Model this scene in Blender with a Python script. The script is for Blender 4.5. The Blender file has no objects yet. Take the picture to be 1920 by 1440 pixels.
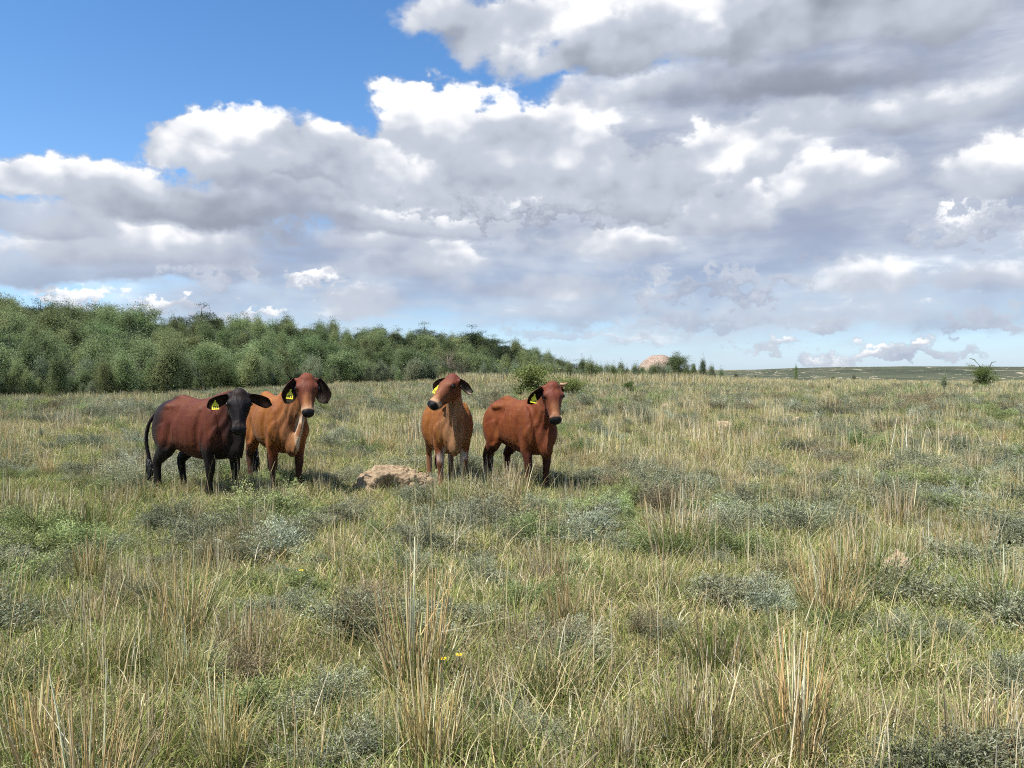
import bpy, bmesh, math, random
import numpy as np
from mathutils import Vector, Matrix, Euler, noise as mnoise

# ------------------------------------------------------------------ scene, camera, sky, sun
SC = bpy.context.scene
COL = SC.collection
R = math.radians
F = 1443.0            # focal length in pixels of the 1920 px wide photograph
EYE = 1.6
HORIZ = 697.0         # row of the horizon in the photograph

cam_d = bpy.data.cameras.new('camera')
cam_d.sensor_fit = 'HORIZONTAL'
cam_d.sensor_width = 36.0
cam_d.lens = 36.0 * F / 1920.0
cam_d.clip_start = 0.05
cam_d.clip_end = 30000
cam = bpy.data.objects.new('camera', cam_d)
COL.objects.link(cam)
cam.location = (0, 0, EYE)
cam.rotation_euler = (R(90) - math.atan((720 - HORIZ) / F), 0, 0)
SC.camera = cam

SUN_EL, SUN_AZ = R(64), R(-122)       # azimuth measured from the view direction (+Y) towards +X
sun_dir = Vector((math.sin(SUN_AZ) * math.cos(SUN_EL), math.cos(SUN_AZ) * math.cos(SUN_EL), math.sin(SUN_EL)))
sun_d = bpy.data.lights.new('sun', 'SUN')
sun_d.energy = 5.0
sun_d.angle = R(0.53)
sun_d.color = (1.0, 0.955, 0.88)
sun = bpy.data.objects.new('sun', sun_d)
COL.objects.link(sun)
sun.location = (-30, -20, 60)
sun.rotation_euler = sun_dir.to_track_quat('Z', 'Y').to_euler()

SC.view_settings.view_transform = 'Standard'
SC.view_settings.look = 'None'
SC.view_settings.exposure = 0.88
SC.view_settings.gamma = 1.0
SC.render.engine = 'CYCLES'
SC.cycles.use_denoising = False
SC.cycles.pixel_filter_type = 'BLACKMAN_HARRIS'
SC.cycles.filter_width = 1.15
SC.cycles.use_adaptive_sampling = True
SC.cycles.adaptive_threshold = 0.025
SC.cycles.adaptive_min_samples = 14
SC.cycles.max_bounces = 6
SC.cycles.diffuse_bounces = 2
SC.cycles.glossy_bounces = 2
SC.cycles.transmission_bounces = 3
SC.cycles.transparent_max_bounces = 8
SC.cycles.caustics_reflective = False
SC.cycles.caustics_refractive = False
SC.cycles.sample_clamp_indirect = 4.0


# ------------------------------------------------------------------ node arithmetic helper
class V:
    """a scalar socket with operators, so that shader arithmetic reads as formulas"""
    def __init__(self, nt, s):
        self.nt, self.s = nt, s

    def _op(self, op, *args):
        n = self.nt.nodes.new('ShaderNodeMath')
        n.operation = op
        for i, a in enumerate((self,) + args):
            if isinstance(a, V):
                self.nt.links.new(a.s, n.inputs[i])
            else:
                n.inputs[i].default_value = float(a)
        return V(self.nt, n.outputs[0])

    def __add__(self, o): return self._op('ADD', o)
    def __radd__(self, o): return self._op('ADD', o)
    def __sub__(self, o): return self._op('SUBTRACT', o)
    def __rsub__(self, o): return (self * -1.0)._op('ADD', o)
    def __mul__(self, o): return self._op('MULTIPLY', o)
    def __rmul__(self, o): return self._op('MULTIPLY', o)
    def __truediv__(self, o): return self._op('DIVIDE', o)
    def madd(self, a, b): return self._op('MULTIPLY_ADD', a, b)
    def max(self, o): return self._op('MAXIMUM', o)
    def min(self, o): return self._op('MINIMUM', o)
    def sqrt(self): return self._op('SQRT')
    def pow(self, o): return self._op('POWER', o)
    def abs(self): return self._op('ABSOLUTE')
    def exp(self): return self._op('EXPONENT')

    def clamp(self):
        r = self._op('MULTIPLY', 1.0)
        r.s.node.use_clamp = True
        return r

    def step(self, a, b):
        """smooth step from a to b, 0..1"""
        n = self.nt.nodes.new('ShaderNodeMapRange')
        n.interpolation_type = 'SMOOTHSTEP'
        self.nt.links.new(self.s, n.inputs['Value'])
        n.inputs['From Min'].default_value = a
        n.inputs['From Max'].default_value = b
        return V(self.nt, n.outputs[0])


def noise_node(nt, vec, scale, detail=4, rough=0.5, lac=2.0, dist=0.0, out=0, ntype='FBM'):
    n = nt.nodes.new('ShaderNodeTexNoise')
    n.noise_type = ntype
    if vec is not None:
        nt.links.new(vec, n.inputs['Vector'])
    n.inputs['Scale'].default_value = scale
    n.inputs['Detail'].default_value = detail
    n.inputs['Roughness'].default_value = rough
    n.inputs['Lacunarity'].default_value = lac
    n.inputs['Distortion'].default_value = dist
    return n.outputs[out]


def mixcol(nt, fac, a, b, mode='MIX'):
    n = nt.nodes.new('ShaderNodeMix')
    n.data_type = 'RGBA'
    n.blend_type = mode
    for sock, val in ((n.inputs[0], fac), (n.inputs[6], a), (n.inputs[7], b)):
        if isinstance(val, V):
            nt.links.new(val.s, sock)
        elif hasattr(val, 'node'):
            nt.links.new(val, sock)
        elif isinstance(val, (int, float)):
            sock.default_value = val
        else:
            sock.default_value = tuple(val) + (1.0,) * (4 - len(val))
    return n.outputs[2]
# ------------------------------------------------------------------ world: clear sky with cumulus at infinity
def build_world():
    w = bpy.data.worlds.new('World')
    SC.world = w
    w.use_nodes = True
    nt = w.node_tree
    nt.nodes.clear()
    out = nt.nodes.new('ShaderNodeOutputWorld')
    bg = nt.nodes.new('ShaderNodeBackground')
    bg.inputs['Strength'].default_value = 0.1
    sky = nt.nodes.new('ShaderNodeTexSky')
    sky.sky_type = 'NISHITA'
    sky.sun_disc = False
    sky.sun_elevation = SUN_EL
    sky.sun_rotation = SUN_AZ
    sky.altitude = 1700
    sky.air_density = 1.0
    sky.dust_density = 0.3
    sky.ozone_density = 1.5
    tc = nt.nodes.new('ShaderNodeTexCoord')
    gen = tc.outputs['Generated']
    sep = nt.nodes.new('ShaderNodeSeparateXYZ')
    nt.links.new(gen, sep.inputs[0])
    X, Y, Z = (V(nt, sep.outputs[i]) for i in range(3))
    rho = (X * X + Y * Y).sqrt().max(0.001)
    u0 = X._op('ARCTAN2', Y)
    v0 = (Z / rho).min(6.0)

    def vmath(op, *args):
        n = nt.nodes.new('ShaderNodeVectorMath')
        n.operation = op
        for i, a in enumerate(args):
            if isinstance(a, V):
                nt.links.new(a.s, n.inputs[i])
            else:
                n.inputs[i].default_value = a
        return V(nt, n.outputs['Value' if op in ('LENGTH', 'DOT_PRODUCT') else 'Vector'])

    def combine(*a):
        n = nt.nodes.new('ShaderNodeCombineXYZ')
        for i, x in enumerate(a):
            if isinstance(x, V):
                nt.links.new(x.s, n.inputs[i])
            else:
                n.inputs[i].default_value = x
        return V(nt, n.outputs[0])

    def nvec(sz, ox=0.0, oy=0.0, oz=0.0):
        return vmath('MULTIPLY_ADD', V(nt, gen), (1, 1, sz), (ox, oy, oz)).s

    wn = noise_node(nt, nvec(1.3, 3.1, 1.7, 5.2), 5.5, 5, 0.60, out=1)
    W = vmath('MULTIPLY_ADD', V(nt, wn), (2.0, 2.0, 0.0), (-1.0, -1.0, 0.0))
    wn2 = noise_node(nt, nvec(1.3, 8.1, 4.7, 2.2), 30.0, 4, 0.62, out=1)
    W2 = vmath('MULTIPLY_ADD', V(nt, wn2), (2.0, 2.0, 0.0), (-1.0, -1.0, 0.0))
    P = combine(u0, v0, 0.0)

    # billows: inverted ridges give the cauliflower relief; a second look towards the light shades it
    def billow(ox, oy, oz):
        big = V(nt, noise_node(nt, nvec(1.3, ox, oy, oz), 7.0, 6, 0.54))
        return big
    B0 = billow(0.3, 0.9, 2.2)
    R0 = V(nt, noise_node(nt, nvec(1.35, 5.3, 2.9, 0.2), 8.5, 3, 0.50))
    R1 = V(nt, noise_node(nt, nvec(1.35, 5.3 - 0.012, 2.9, 0.2 + 0.038), 8.5, 3, 0.50))
    relief = (R0 - R1) * 3.6 + (B0 - 0.5) * 0.9
    fine = V(nt, noise_node(nt, nvec(1.4, 4.0, 1.0, 0.0), 26.0, 4, 0.62)) - 0.5
    Bk = B0 * 2.1 + fine * 0.55            # edge noise, mean about 1.05
    Bs = V(nt, noise_node(nt, nvec(1.3, 6.0, 3.0, 1.0), 34.0, 4, 0.62)) * 2.6 - 0.25
    deck = V(nt, noise_node(nt, nvec(3.2, 1.5, 4.5, 0.7), 4.0, 5, 0.56)) - 0.5
    deck2 = V(nt, noise_node(nt, nvec(4.2, 9.5, 2.5, 3.7), 10.0, 4, 0.56)) - 0.5

    # ---- broken deck of cloud: ahead below the bank's top line; beyond the frame scattered all round
    uw = (u0 + deck * 0.25)
    vw = v0 + deck2 * 0.10
    topline = uw.madd(0.46, 0.315)
    side = (u0.abs() - 0.75).step(0.0, 0.5)
    ahead = (topline - vw).step(-0.02, 0.06) * (vw + deck * 0.14).step(0.005, 0.10)
    around = (deck * 1.2 + B0).step(0.46, 0.62) * vw.step(0.05, 0.14)
    cover = (ahead * (side * -1.0 + 1.0) + around * side).clamp() * (v0.step(0.05, 0.2).madd(0.25, 0.72))
    lit0 = deck * 1.6 + deck2 * 1.3 + 0.30
    state = combine(lit0, 0.15, cover)      # light, darkness of the base, coverage

    def cloud(state, px, py, rx, ry, lift=0.0, soft=0.3, opac=1.0, dark=0.5, flat=0.8):
        cu = math.atan((px - 960) / F)
        c = math.cos(cu)
        cv = (HORIZ - py) / F * c
        rx, ry = rx / F * c * c, ry / F * c
        small = ry < 40 / F
        amp = 1.5 * min(rx, ry * 1.6) if small else min(0.085, 0.75 * min(rx, ry * 1.5))
        q = vmath('MULTIPLY_ADD', P, (1 / rx, 1 / ry, 0), (-cu / rx, -cv / ry, 0))
        q = vmath('MULTIPLY_ADD', W2 if small else W, (amp / rx, amp / ry, 0), q)
        r = vmath('LENGTH', q)
        qy = vmath('DOT_PRODUCT', q, (0, 1, 0))
        d = (Bs if small else Bk) - r + qy.min(0.0) * flat
        n = nt.nodes.new('ShaderNodeMapRange')
        n.interpolation_type = 'SMOOTHSTEP'
        nt.links.new(d.s, n.inputs['Value'])
        n.inputs['From Min'].default_value = 0.0
        n.inputs['From Max'].default_value = soft
        n.inputs['To Max'].default_value = opac
        lit = qy.madd(0.60, 0.40 + lift)
        m = nt.nodes.new('ShaderNodeMix')
        m.data_type = 'VECTOR'
        nt.links.new(n.outputs[0], m.inputs[0])
        nt.links.new(state.s, m.inputs[4])
        nt.links.new(combine(lit, dark, 1.0).s, m.inputs[5])
        return V(nt, m.outputs[1])

    for p in SKY_CLOUDS:
        state = cloud(state, **p)
    ss = nt.nodes.new('ShaderNodeSeparateXYZ')
    nt.links.new(state.s, ss.inputs[0])
    lit, dark, cover = (V(nt, ss.outputs[i]) for i in range(3))
    bright = lit.step(-0.1, 0.6)
    lit = lit + relief * bright.madd(0.52, 0.10) + fine * bright.madd(0.22, 0.02)

    G = 10.0 * 0.57     # cloud radiance, divided by the background strength and the exposure
    # clear sky, deepened as a phone renders it
    hs = nt.nodes.new('ShaderNodeHueSaturation')
    hs.inputs['Hue'].default_value = 0.500
    hs.inputs['Saturation'].default_value = 1.24
    hs.inputs['Value'].default_value = 1.10
    nt.links.new(sky.outputs[0], hs.inputs['Color'])
    col = hs.outputs[0]
    low = (v0.max(0.0) * -7.0).exp()
    col = mixcol(nt, low * 0.80, col, (0.32 * G, 0.48 * G, 0.73 * G))
    cc = mixcol(nt, dark, (0.37 * G, 0.42 * G, 0.56 * G), (0.27 * G, 0.30 * G, 0.365 * G))
    cc = mixcol(nt, lit.step(-0.15, 0.62), cc, (0.555 * G, 0.60 * G, 0.69 * G))
    cc = mixcol(nt, lit.step(0.56, 1.14), cc, (1.06 * G, 1.06 * G, 1.07 * G))
    col = mixcol(nt, cover, col, cc)
    nt.links.new(col, bg.inputs['Color'])
    nt.links.new(bg.outputs[0], out.inputs[0])
    w.cycles.sampling_method = 'NONE'


def C(px, py, rx, ry, lift=0.0, **k):
    return dict(px=px, py=py, rx=rx, ry=ry, lift=lift, **k)


SKY_CLOUDS = [
    # small far cumulus near the horizon
    C(1430, 652, 62, 22, 0.25, opac=0.8, dark=0, soft=0.6), C(1560, 668, 72, 24, 0.3, opac=0.85, dark=0, soft=0.5),
    C(1722, 641, 38, 13, 0.6, dark=0, soft=0.5), C(1670, 662, 95, 26, 0.3, opac=0.9, dark=0, soft=0.5),
    C(1795, 666, 55, 20, 0.25, opac=0.8, dark=0, soft=0.5), C(1220, 630, 90, 24, 0.1, opac=0.6, dark=0, soft=0.8),
    C(1550, 612, 75, 15, 0.15, opac=0.7, dark=0, soft=0.7), C(150, 562, 95, 30, 0.35, opac=0.9, dark=0, soft=0.5),
    C(330, 578, 90, 26, 0.4, opac=0.9, dark=0, soft=0.5), C(490, 592, 65, 20, 0.4, opac=0.85, dark=0, soft=0.5),
    C(690, 580, 130, 62, 0.22, opac=0.85, dark=0, soft=0.5), C(1040, 630, 120, 16, 0.15, opac=0.6, dark=0, soft=0.8),
    # low flat decks
    C(260, 508, 430, 62, -0.30, opac=0.85, dark=0.3, soft=0.7, flat=1.2), C(1300, 606, 420, 24, 0.0, opac=0.6, dark=0, soft=0.9),
    C(1840, 606, 150, 36, 0.05, opac=0.8, dark=0, soft=0.6),
    C(590, 532, 80, 28, 0.42, opac=0.85, dark=0, soft=0.6), C(430, 522, 100, 40, 0.22, opac=0.75, dark=0, soft=0.6),
    C(960, 548, 280, 42, 0.02, opac=0.75, dark=0, soft=0.6), C(1330, 545, 260, 40, -0.18, opac=0.8, dark=0.1, soft=0.7),
    C(1640, 530, 130, 52, 0.18, opac=0.85, dark=0, soft=0.5), C(1830, 515, 140, 60, 0.10, opac=0.85, dark=0.1, soft=0.5),
    C(820, 500, 220, 50, 0.10, opac=0.85, dark=0.15, soft=0.5), C(1100, 470, 200, 52, 0.20, opac=0.9, dark=0.15, soft=0.45),
    C(190, 452, 200, 50, 0.10, opac=0.85, dark=0.2, soft=0.5), C(660, 468, 250, 44, 0.10, opac=0.85, dark=0.2, soft=0.5),
    # the bank of cumulus
    C(530, 420, 330, 120, -0.08, opac=0.95, dark=0.5, soft=0.5), C(1150, 600, 420, 60, -0.05, opac=0.6, dark=0.1, soft=0.9), C(1750, 590, 300, 60, -0.05, opac=0.6, dark=0.1, soft=0.9),
    C(610, 380, 220, 80, -0.05, opac=0.95, dark=0.6, soft=0.5), C(330, 400, 240, 62, -0.05, opac=0.95, dark=0.5, soft=0.5), C(760, 430, 260, 50, -0.05, opac=0.9, dark=0.5, soft=0.6),
    C(300, 470, 330, 60, 0.0, opac=0.9, dark=0.3, soft=0.6), C(760, 520, 300, 50, 0.0, opac=0.8, dark=0.2, soft=0.7),
    C(1830, 430, 140, 44, 0.12, opac=0.9, dark=0.2, soft=0.5), C(1560, 350, 180, 80, 0.16, opac=0.92, dark=0.25, soft=0.4),
    C(1340, 405, 170, 78, 0.14, opac=0.95, dark=0.35, soft=0.4), C(1380, 295, 160, 68, 0.16, opac=0.92, dark=0.3, soft=0.4),
    C(1880, 325, 140, 84, 0.28, dark=0.5, soft=0.35), C(1130, 350, 230, 120, 0.02, dark=0.7, soft=0.35),
    C(570, 330, 190, 100, 0.0, dark=0.6, soft=0.35), C(960, 300, 260, 150, 0.26, dark=0.6, soft=0.25),
    C(820, 250, 130, 85, 0.46, dark=0.4, soft=0.25), C(680, 330, 140, 90, 0.22, dark=0.5, soft=0.3),
    C(400, 330, 180, 120, 0.12, dark=0.6, soft=0.25), C(405, 250, 110, 66, 0.55, dark=0.4, soft=0.2),
    C(200, 355, 150, 74, 0.36, dark=0.6, soft=0.25), C(30, 345, 100, 64, 0.50, dark=0.5, soft=0.25),
    C(70, 415, 140, 50, 0.0, opac=0.9, dark=0.4, soft=0.4),
    C(460, 410, 260, 48, -0.32, opac=0.85, dark=0.85, soft=0.7), C(940, 400, 250, 36, -0.15, opac=0.8, dark=0.8, soft=0.7),
    # the large near cloud overhead on the right
    C(1720, 215, 360, 76, -0.05, opac=0.95, dark=0.7, soft=0.5), C(1130, 185, 160, 56, 0.2, opac=0.85, dark=0.6, soft=0.5),
    C(1420, 30, 600, 210, 0.05, dark=1.0, soft=0.4), C(940, 60, 200, 130, 0.14, dark=0.8, soft=0.4), C(1090, 120, 240, 95, 0.0, dark=0.9, soft=0.45),
    C(1480, 175, 430, 58, -0.45, opac=0.85, dark=1.0, soft=0.9), C(1330, 30, 190, 100, 0.35, opac=0.6, dark=0.6, soft=0.8),
]
build_world()
# ------------------------------------------------------------------ helpers
def tag(o, label=None, cat=None, group=None, kind=None):
    if label: o['label'] = label
    if cat: o['category'] = cat
    if group: o['group'] = group
    if kind: o['kind'] = kind
    return o


def link(o, parent=None):
    COL.objects.link(o)
    if parent is not None:
        o.parent = parent
    return o


def empty(name, loc=(0, 0, 0), rz=0.0, scale=1.0):
    o = bpy.data.objects.new(name, None)
    o.empty_display_size = 0.1
    o.location = loc
    o.rotation_euler = (0, 0, rz)
    o.scale = (scale,) * 3 if isinstance(scale, (int, float)) else scale
    return link(o)


def mesh_np(name, verts, faces, cols=None, mat=None, smooth=False):
    """mesh from arrays; faces is a list of (k,n) index arrays, all quads or triangles; cols per vertex rgb"""
    me = bpy.data.meshes.new(name)
    verts = np.asarray(verts, dtype=np.float32)
    me.vertices.add(len(verts))
    me.vertices.foreach_set('co', verts.ravel())
    groups = [np.asarray(f, dtype=np.int32) for f in faces if len(f)]
    tot = sum(f.size for f in groups)
    npoly = sum(len(f) for f in groups)
    me.loops.add(tot)
    me.polygons.add(npoly)
    me.loops.foreach_set('vertex_index', np.concatenate([f.ravel() for f in groups]))
    starts, s = [], 0
    for f in groups:
        k = f.shape[1]
        starts.append(s + np.arange(len(f)) * k)
        s += f.size
    me.polygons.foreach_set('loop_start', np.concatenate(starts).astype(np.int32))
    me.update(calc_edges=True)
    if cols is not None:
        a = me.attributes.new('col', 'FLOAT_COLOR', 'POINT')
        c = np.ones((len(verts), 4), np.float32)
        c[:, :3] = cols
        a.data.foreach_set('color', c.ravel())
    if mat is not None:
        me.materials.append(mat)
    if smooth:
        me.polygons.foreach_set('use_smooth', np.ones(npoly, dtype=bool))
    me.validate(clean_customdata=False)
    return me


def new_mat(name):
    m = bpy.data.materials.new(name)
    m.use_nodes = True
    nt = m.node_tree
    nt.nodes.clear()
    return m, nt, nt.nodes.new('ShaderNodeOutputMaterial')


def foliage_mat(name, transl=0.35, hue=0.02, val=0.25, gloss=0.0, sat=1.0):
    """colour per leaf from the mesh, a little varied from plant to plant; thin leaves let light through"""
    m, nt, out = new_mat(name)
    at = nt.nodes.new('ShaderNodeAttribute')
    at.attribute_name = 'col'
    oi = nt.nodes.new('ShaderNodeObjectInfo')
    rnd = V(nt, oi.outputs['Random'])
    hs = nt.nodes.new('ShaderNodeHueSaturation')
    nt.links.new(at.outputs['Color'], hs.inputs['Color'])
    nt.links.new(((rnd * 7.31)._op('FRACT') * (2 * hue) + (0.5 - hue)).s, hs.inputs['Hue'])
    nt.links.new((rnd * (2 * val) + (1.0 - val)).s, hs.inputs['Value'])
    hs.inputs['Saturation'].default_value = sat
    col = hs.outputs[0]
    di = nt.nodes.new('ShaderNodeBsdfDiffuse')
    tr = nt.nodes.new('ShaderNodeBsdfTranslucent')
    nt.links.new(col, di.inputs['Color'])
    nt.links.new(col, tr.inputs['Color'])
    mx = nt.nodes.new('ShaderNodeMixShader')
    mx.inputs[0].default_value = transl
    nt.links.new(di.outputs[0], mx.inputs[1])
    nt.links.new(tr.outputs[0], mx.inputs[2])
    last = mx.outputs[0]
    if gloss:
        gl = nt.nodes.new('ShaderNodeBsdfGlossy')
        gl.inputs['Roughness'].default_value = 0.45
        m2 = nt.nodes.new('ShaderNodeMixShader')
        m2.inputs[0].default_value = gloss
        nt.links.new(last, m2.inputs[1])
        nt.links.new(gl.outputs[0], m2.inputs[2])
        last = m2.outputs[0]
    nt.links.new(last, out.inputs[0])
    return m


def smooth01(a, b, x):
    t = np.clip((np.asarray(x, float) - a) / (b - a), 0, 1)
    return t * t * (3 - 2 * t)


def fnoise(x, y, seed=0.0, oct=3, scale=1.0):
    """cheap smooth value made of rotated sines, about -1..1"""
    v, a, tot = 0.0, 1.0, 0.0
    x = np.asarray(x, float) * scale
    y = np.asarray(y, float) * scale
    for i in range(oct):
        an = 1.3 + 2.4 * i + seed
        c, s = math.cos(an), math.sin(an)
        xr, yr = c * x - s * y, s * x + c * y
        v = v + a * np.sin(xr * 1.0 + 1.7 * np.sin(yr * 0.61 + seed * 3) + seed * 5 + i) * np.cos(yr * 0.83 + 1.3 * np.sin(xr * 0.47 + i))
        tot += a
        a *= 0.55
        x, y = x * 2.1, y * 2.1
    return v / tot


# ------------------------------------------------------------------ terrain
_PX = np.array([-500, 0, 300, 500, 700, 900, 1000, 1080, 1180, 1300])
_S = (_PX - 960) / F
_FRONT = np.array([46, 55, 64, 80, 98, 115, 125, 135, 140, 140.])
_RIDGE = np.array([88, 97, 106, 116, 130, 146, 150, 152, 152, 152.])
_HILL = np.array([8.2, 7.0, 5.4, 5.4, 4.6, 4.9, 3.2, 1.0, 0.0, 0.0])


def ground(x, y):
    x, y = np.asarray(x, float), np.asarray(y, float)
    yy = np.maximum(y, 2.0)
    s = x / yy
    fr, rg, hh = np.interp(s, _S, _FRONT), np.interp(s, _S, _RIDGE), np.interp(s, _S, _HILL)
    r = np.sqrt(x * x + y * y)
    z = 0.035 * fnoise(x, y, 0.4, 3, 0.9) * smooth01(1.5, 4, r)
    z = z + 0.12 * fnoise(x, y, 2.4, 2, 0.16) * smooth01(14, 40, r)
    # the field falls away behind its crest, the plain beyond climbs gently to the horizon
    z = z - 13 * smooth01(105, 420, r) + 26 * smooth01(700, 5200, r) + 4 * fnoise(x, y, 1.1, 3, 0.004) * smooth01(500, 1500, r)
    front = smooth01(0.0, 1.0, (y - fr - 2) / (rg - fr - 2)) * smooth01(20, 40, y)
    z = z - 0.55 * smooth01(24, 55, y) * smooth01(-0.05, -0.55, s) * (1 - smooth01(90, 160, y))
    back = 1 - smooth01(60, 260, y - rg)
    return z + hh * front * back


def spot(px, py):
    """point of the flat near field that the photograph shows at (px, py)"""
    d = EYE * F / (py - HORIZ)
    return ((px - 960) / F * d, d)


def build_ground():
    az_f = np.linspace(-0.9, 0.9, 260)
    az_b = np.linspace(0.9, 2 * math.pi - 0.9, 60)[1:-1]
    az = np.concatenate([az_f, az_b])
    rr = np.concatenate([[0.0], np.geomspace(0.6, 20, 46), np.geomspace(20.6, 260, 110), np.geomspace(268, 14000, 70)])
    A, Rr = np.meshgrid(az, rr[1:])
    x, y = np.sin(A) * Rr, np.cos(A) * Rr
    z = ground(x, y)
    v = np.stack([x.ravel(), y.ravel(), z.ravel()], 1)
    n, k = len(az), len(rr) - 1
    i, j = np.meshgrid(np.arange(k - 1), np.arange(n), indexing='ij')
    j2 = (j + 1) % n
    q = np.stack([i * n + j, i * n + j2, (i + 1) * n + j2, (i + 1) * n + j], -1).reshape(-1, 4)[:, ::-1]
    c = len(v)
    v = np.vstack([v, [[0, 0, 0]]])
    jj = np.arange(n)
    t = np.stack([np.full(n, c), (jj + 1) % n, jj], 1)
    m, nt, out = new_mat('soil and thatch')
    geo = nt.nodes.new('ShaderNodeNewGeometry')
    pos = geo.outputs['Position']
    n1 = V(nt, noise_node(nt, pos, 0.9, 6, 0.62))
    n2 = V(nt, noise_node(nt, pos, 14.0, 5, 0.65))
    n3 = V(nt, noise_node(nt, pos, 0.0035, 6, 0.6, dist=0.5))
    col = mixcol(nt, n1.step(0.35, 0.65), (0.075, 0.066, 0.036), (0.125, 0.10, 0.06))
    col = mixcol(nt, n2.step(0.48, 0.75) * 0.6, col, (0.24, 0.20, 0.115))
    far = mixcol(nt, n3.step(0.40, 0.60), (0.100, 0.105, 0.058), (0.165, 0.155, 0.09))
    n4 = V(nt, noise_node(nt, pos, 0.03, 5, 0.7))
    far = mixcol(nt, n4.step(0.5, 0.75) * 0.5, far, (0.06, 0.075, 0.035))
    sp = nt.nodes.new('ShaderNodeSeparateXYZ')
    nt.links.new(pos, sp.inputs[0])
    col = mixcol(nt, V(nt, sp.outputs[1]).step(110, 220), col, far)
    p = nt.nodes.new('ShaderNodeBsdfDiffuse')
    nt.links.new(col, p.inputs['Color'])
    bp = nt.nodes.new('ShaderNodeBump')
    bp.inputs['Strength'].default_value = 0.7
    bp.inputs['Distance'].default_value = 0.03
    nt.links.new(n2.s, bp.inputs['Height'])
    nt.links.new(bp.outputs[0], p.inputs['Normal'])
    nt.links.new(p.outputs[0], out.inputs[0])
    me = mesh_np('ground', v, [q, t], None, m, True)
    tag(link(bpy.data.objects.new('ground', me)), 'grassy veld running from the camera to the far plain', 'ground', kind='structure')


build_ground()


def hill_mesh(name, cx, cy, wx, wy, h, mat, base, rough=0.12, seed=1.0, n=70, peak=1.6):
    g = np.linspace(-1, 1, n)
    gx, gy = np.meshgrid(g, g)
    r = np.sqrt(gx ** 2 + gy ** 2)
    z = np.clip(1 - r ** peak, 0, 1) * h * (1 + rough * fnoise(gx, gy, seed, 4, 5.0)) - h * 0.25 * (r > 0.98)
    v = np.stack([cx + gx * wx, cy + gy * wy, base + z], -1).reshape(-1, 3)
    i, j = np.meshgrid(np.arange(n - 1), np.arange(n - 1), indexing='ij')
    q = np.stack([i * n + j, i * n + j + 1, (i + 1) * n + j + 1, (i + 1) * n + j], -1).reshape(-1, 4)
    o = link(bpy.data.objects.new(name, mesh_np(name, v, [q], None, mat, True)))
    return o


def far_mat(name, c1, c2, c3, scale, s3=0.6, line=None):
    m, nt, out = new_mat(name)
    geo = nt.nodes.new('ShaderNodeNewGeometry')
    mp = nt.nodes.new('ShaderNodeMapping')
    nt.links.new(geo.outputs['Position'], mp.inputs[0])
    mp.inputs['Scale'].default_value = (1, 0.4, 3)
    a = V(nt, noise_node(nt, mp.outputs[0], scale, 6, 0.6, dist=0.6))
    b = V(nt, noise_node(nt, mp.outputs[0], scale * 5, 5, 0.7))
    col = mixcol(nt, a.step(0.38, 0.62), c1, c2)
    col = mixcol(nt, b.step(s3, s3 + 0.12), col, c3)
    if line:
        l = (V(nt, noise_node(nt, mp.outputs[0], scale * 0.9, 3, 0.5, dist=1.2)) - 0.52).abs()
        col = mixcol(nt, l.step(0.010, 0.004) * 0.8, col, line)
    d = nt.nodes.new('ShaderNodeBsdfDiffuse')
    nt.links.new(col, d.inputs['Color'])
    nt.links.new(d.outputs[0], out.inputs[0])
    return m


def far_x(px, d): return (px - 960) / F * d
def far_z(py, d): return EYE + (HORIZ - py) / F * d


dark_hill = hill_mesh('hill', far_x(1650, 1500), 1500, 400, 1050, far_z(687.5, 1500) + 13, far_mat(  # scrub colour kept dark, standing in for cloud shadow over the hill
    'cloud-shaded scrub', (0.046, 0.056, 0.042), (0.072, 0.080, 0.055), (0.13, 0.12, 0.08), 0.016, 0.58, (0.34, 0.30, 0.22)), -13, 0.05, 2.0, 110, 2.2)
tag(dark_hill, 'long low cloud-shaded scrub covered rise on the horizon with pale tracks', 'hill', kind='structure')
kop = hill_mesh('rocky_hill', far_x(1234, 1100), 1100, 36, 60, far_z(667, 1100) + 9, far_mat(
    'pink rock', (0.25, 0.175, 0.14), (0.34, 0.26, 0.215), (0.09, 0.095, 0.06), 0.09, 0.50), -9, 0.10, 3.0, 60, 2.6)
tag(kop, 'bare pinkish rocky hill rising behind the scrub', 'hill', kind='structure')
# ------------------------------------------------------------------ cattle
def unit(v):
    v = np.asarray(v, float)
    return v / (np.linalg.norm(v) + 1e-12)


def resample(pts, vals, n):
    """Catmull-Rom through the stations"""
    pts, vals = np.asarray(pts, float), np.asarray(vals, float)
    a = np.hstack([pts, vals])
    k = len(a)
    t = np.linspace(0, k - 1, n)
    i = np.clip(t.astype(int), 0, k - 2)
    f = (t - i)[:, None]
    p0, p1, p2, p3 = a[np.clip(i - 1, 0, k - 1)], a[i], a[i + 1], a[np.clip(i + 2, 0, k - 1)]
    r = 0.5 * (2 * p1 + (p2 - p0) * f + (2 * p0 - 5 * p1 + 4 * p2 - p3) * f ** 2 + (3 * p1 - p0 - 3 * p2 + p3) * f ** 3)
    return r[:, :3], r[:, 3:]


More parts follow.
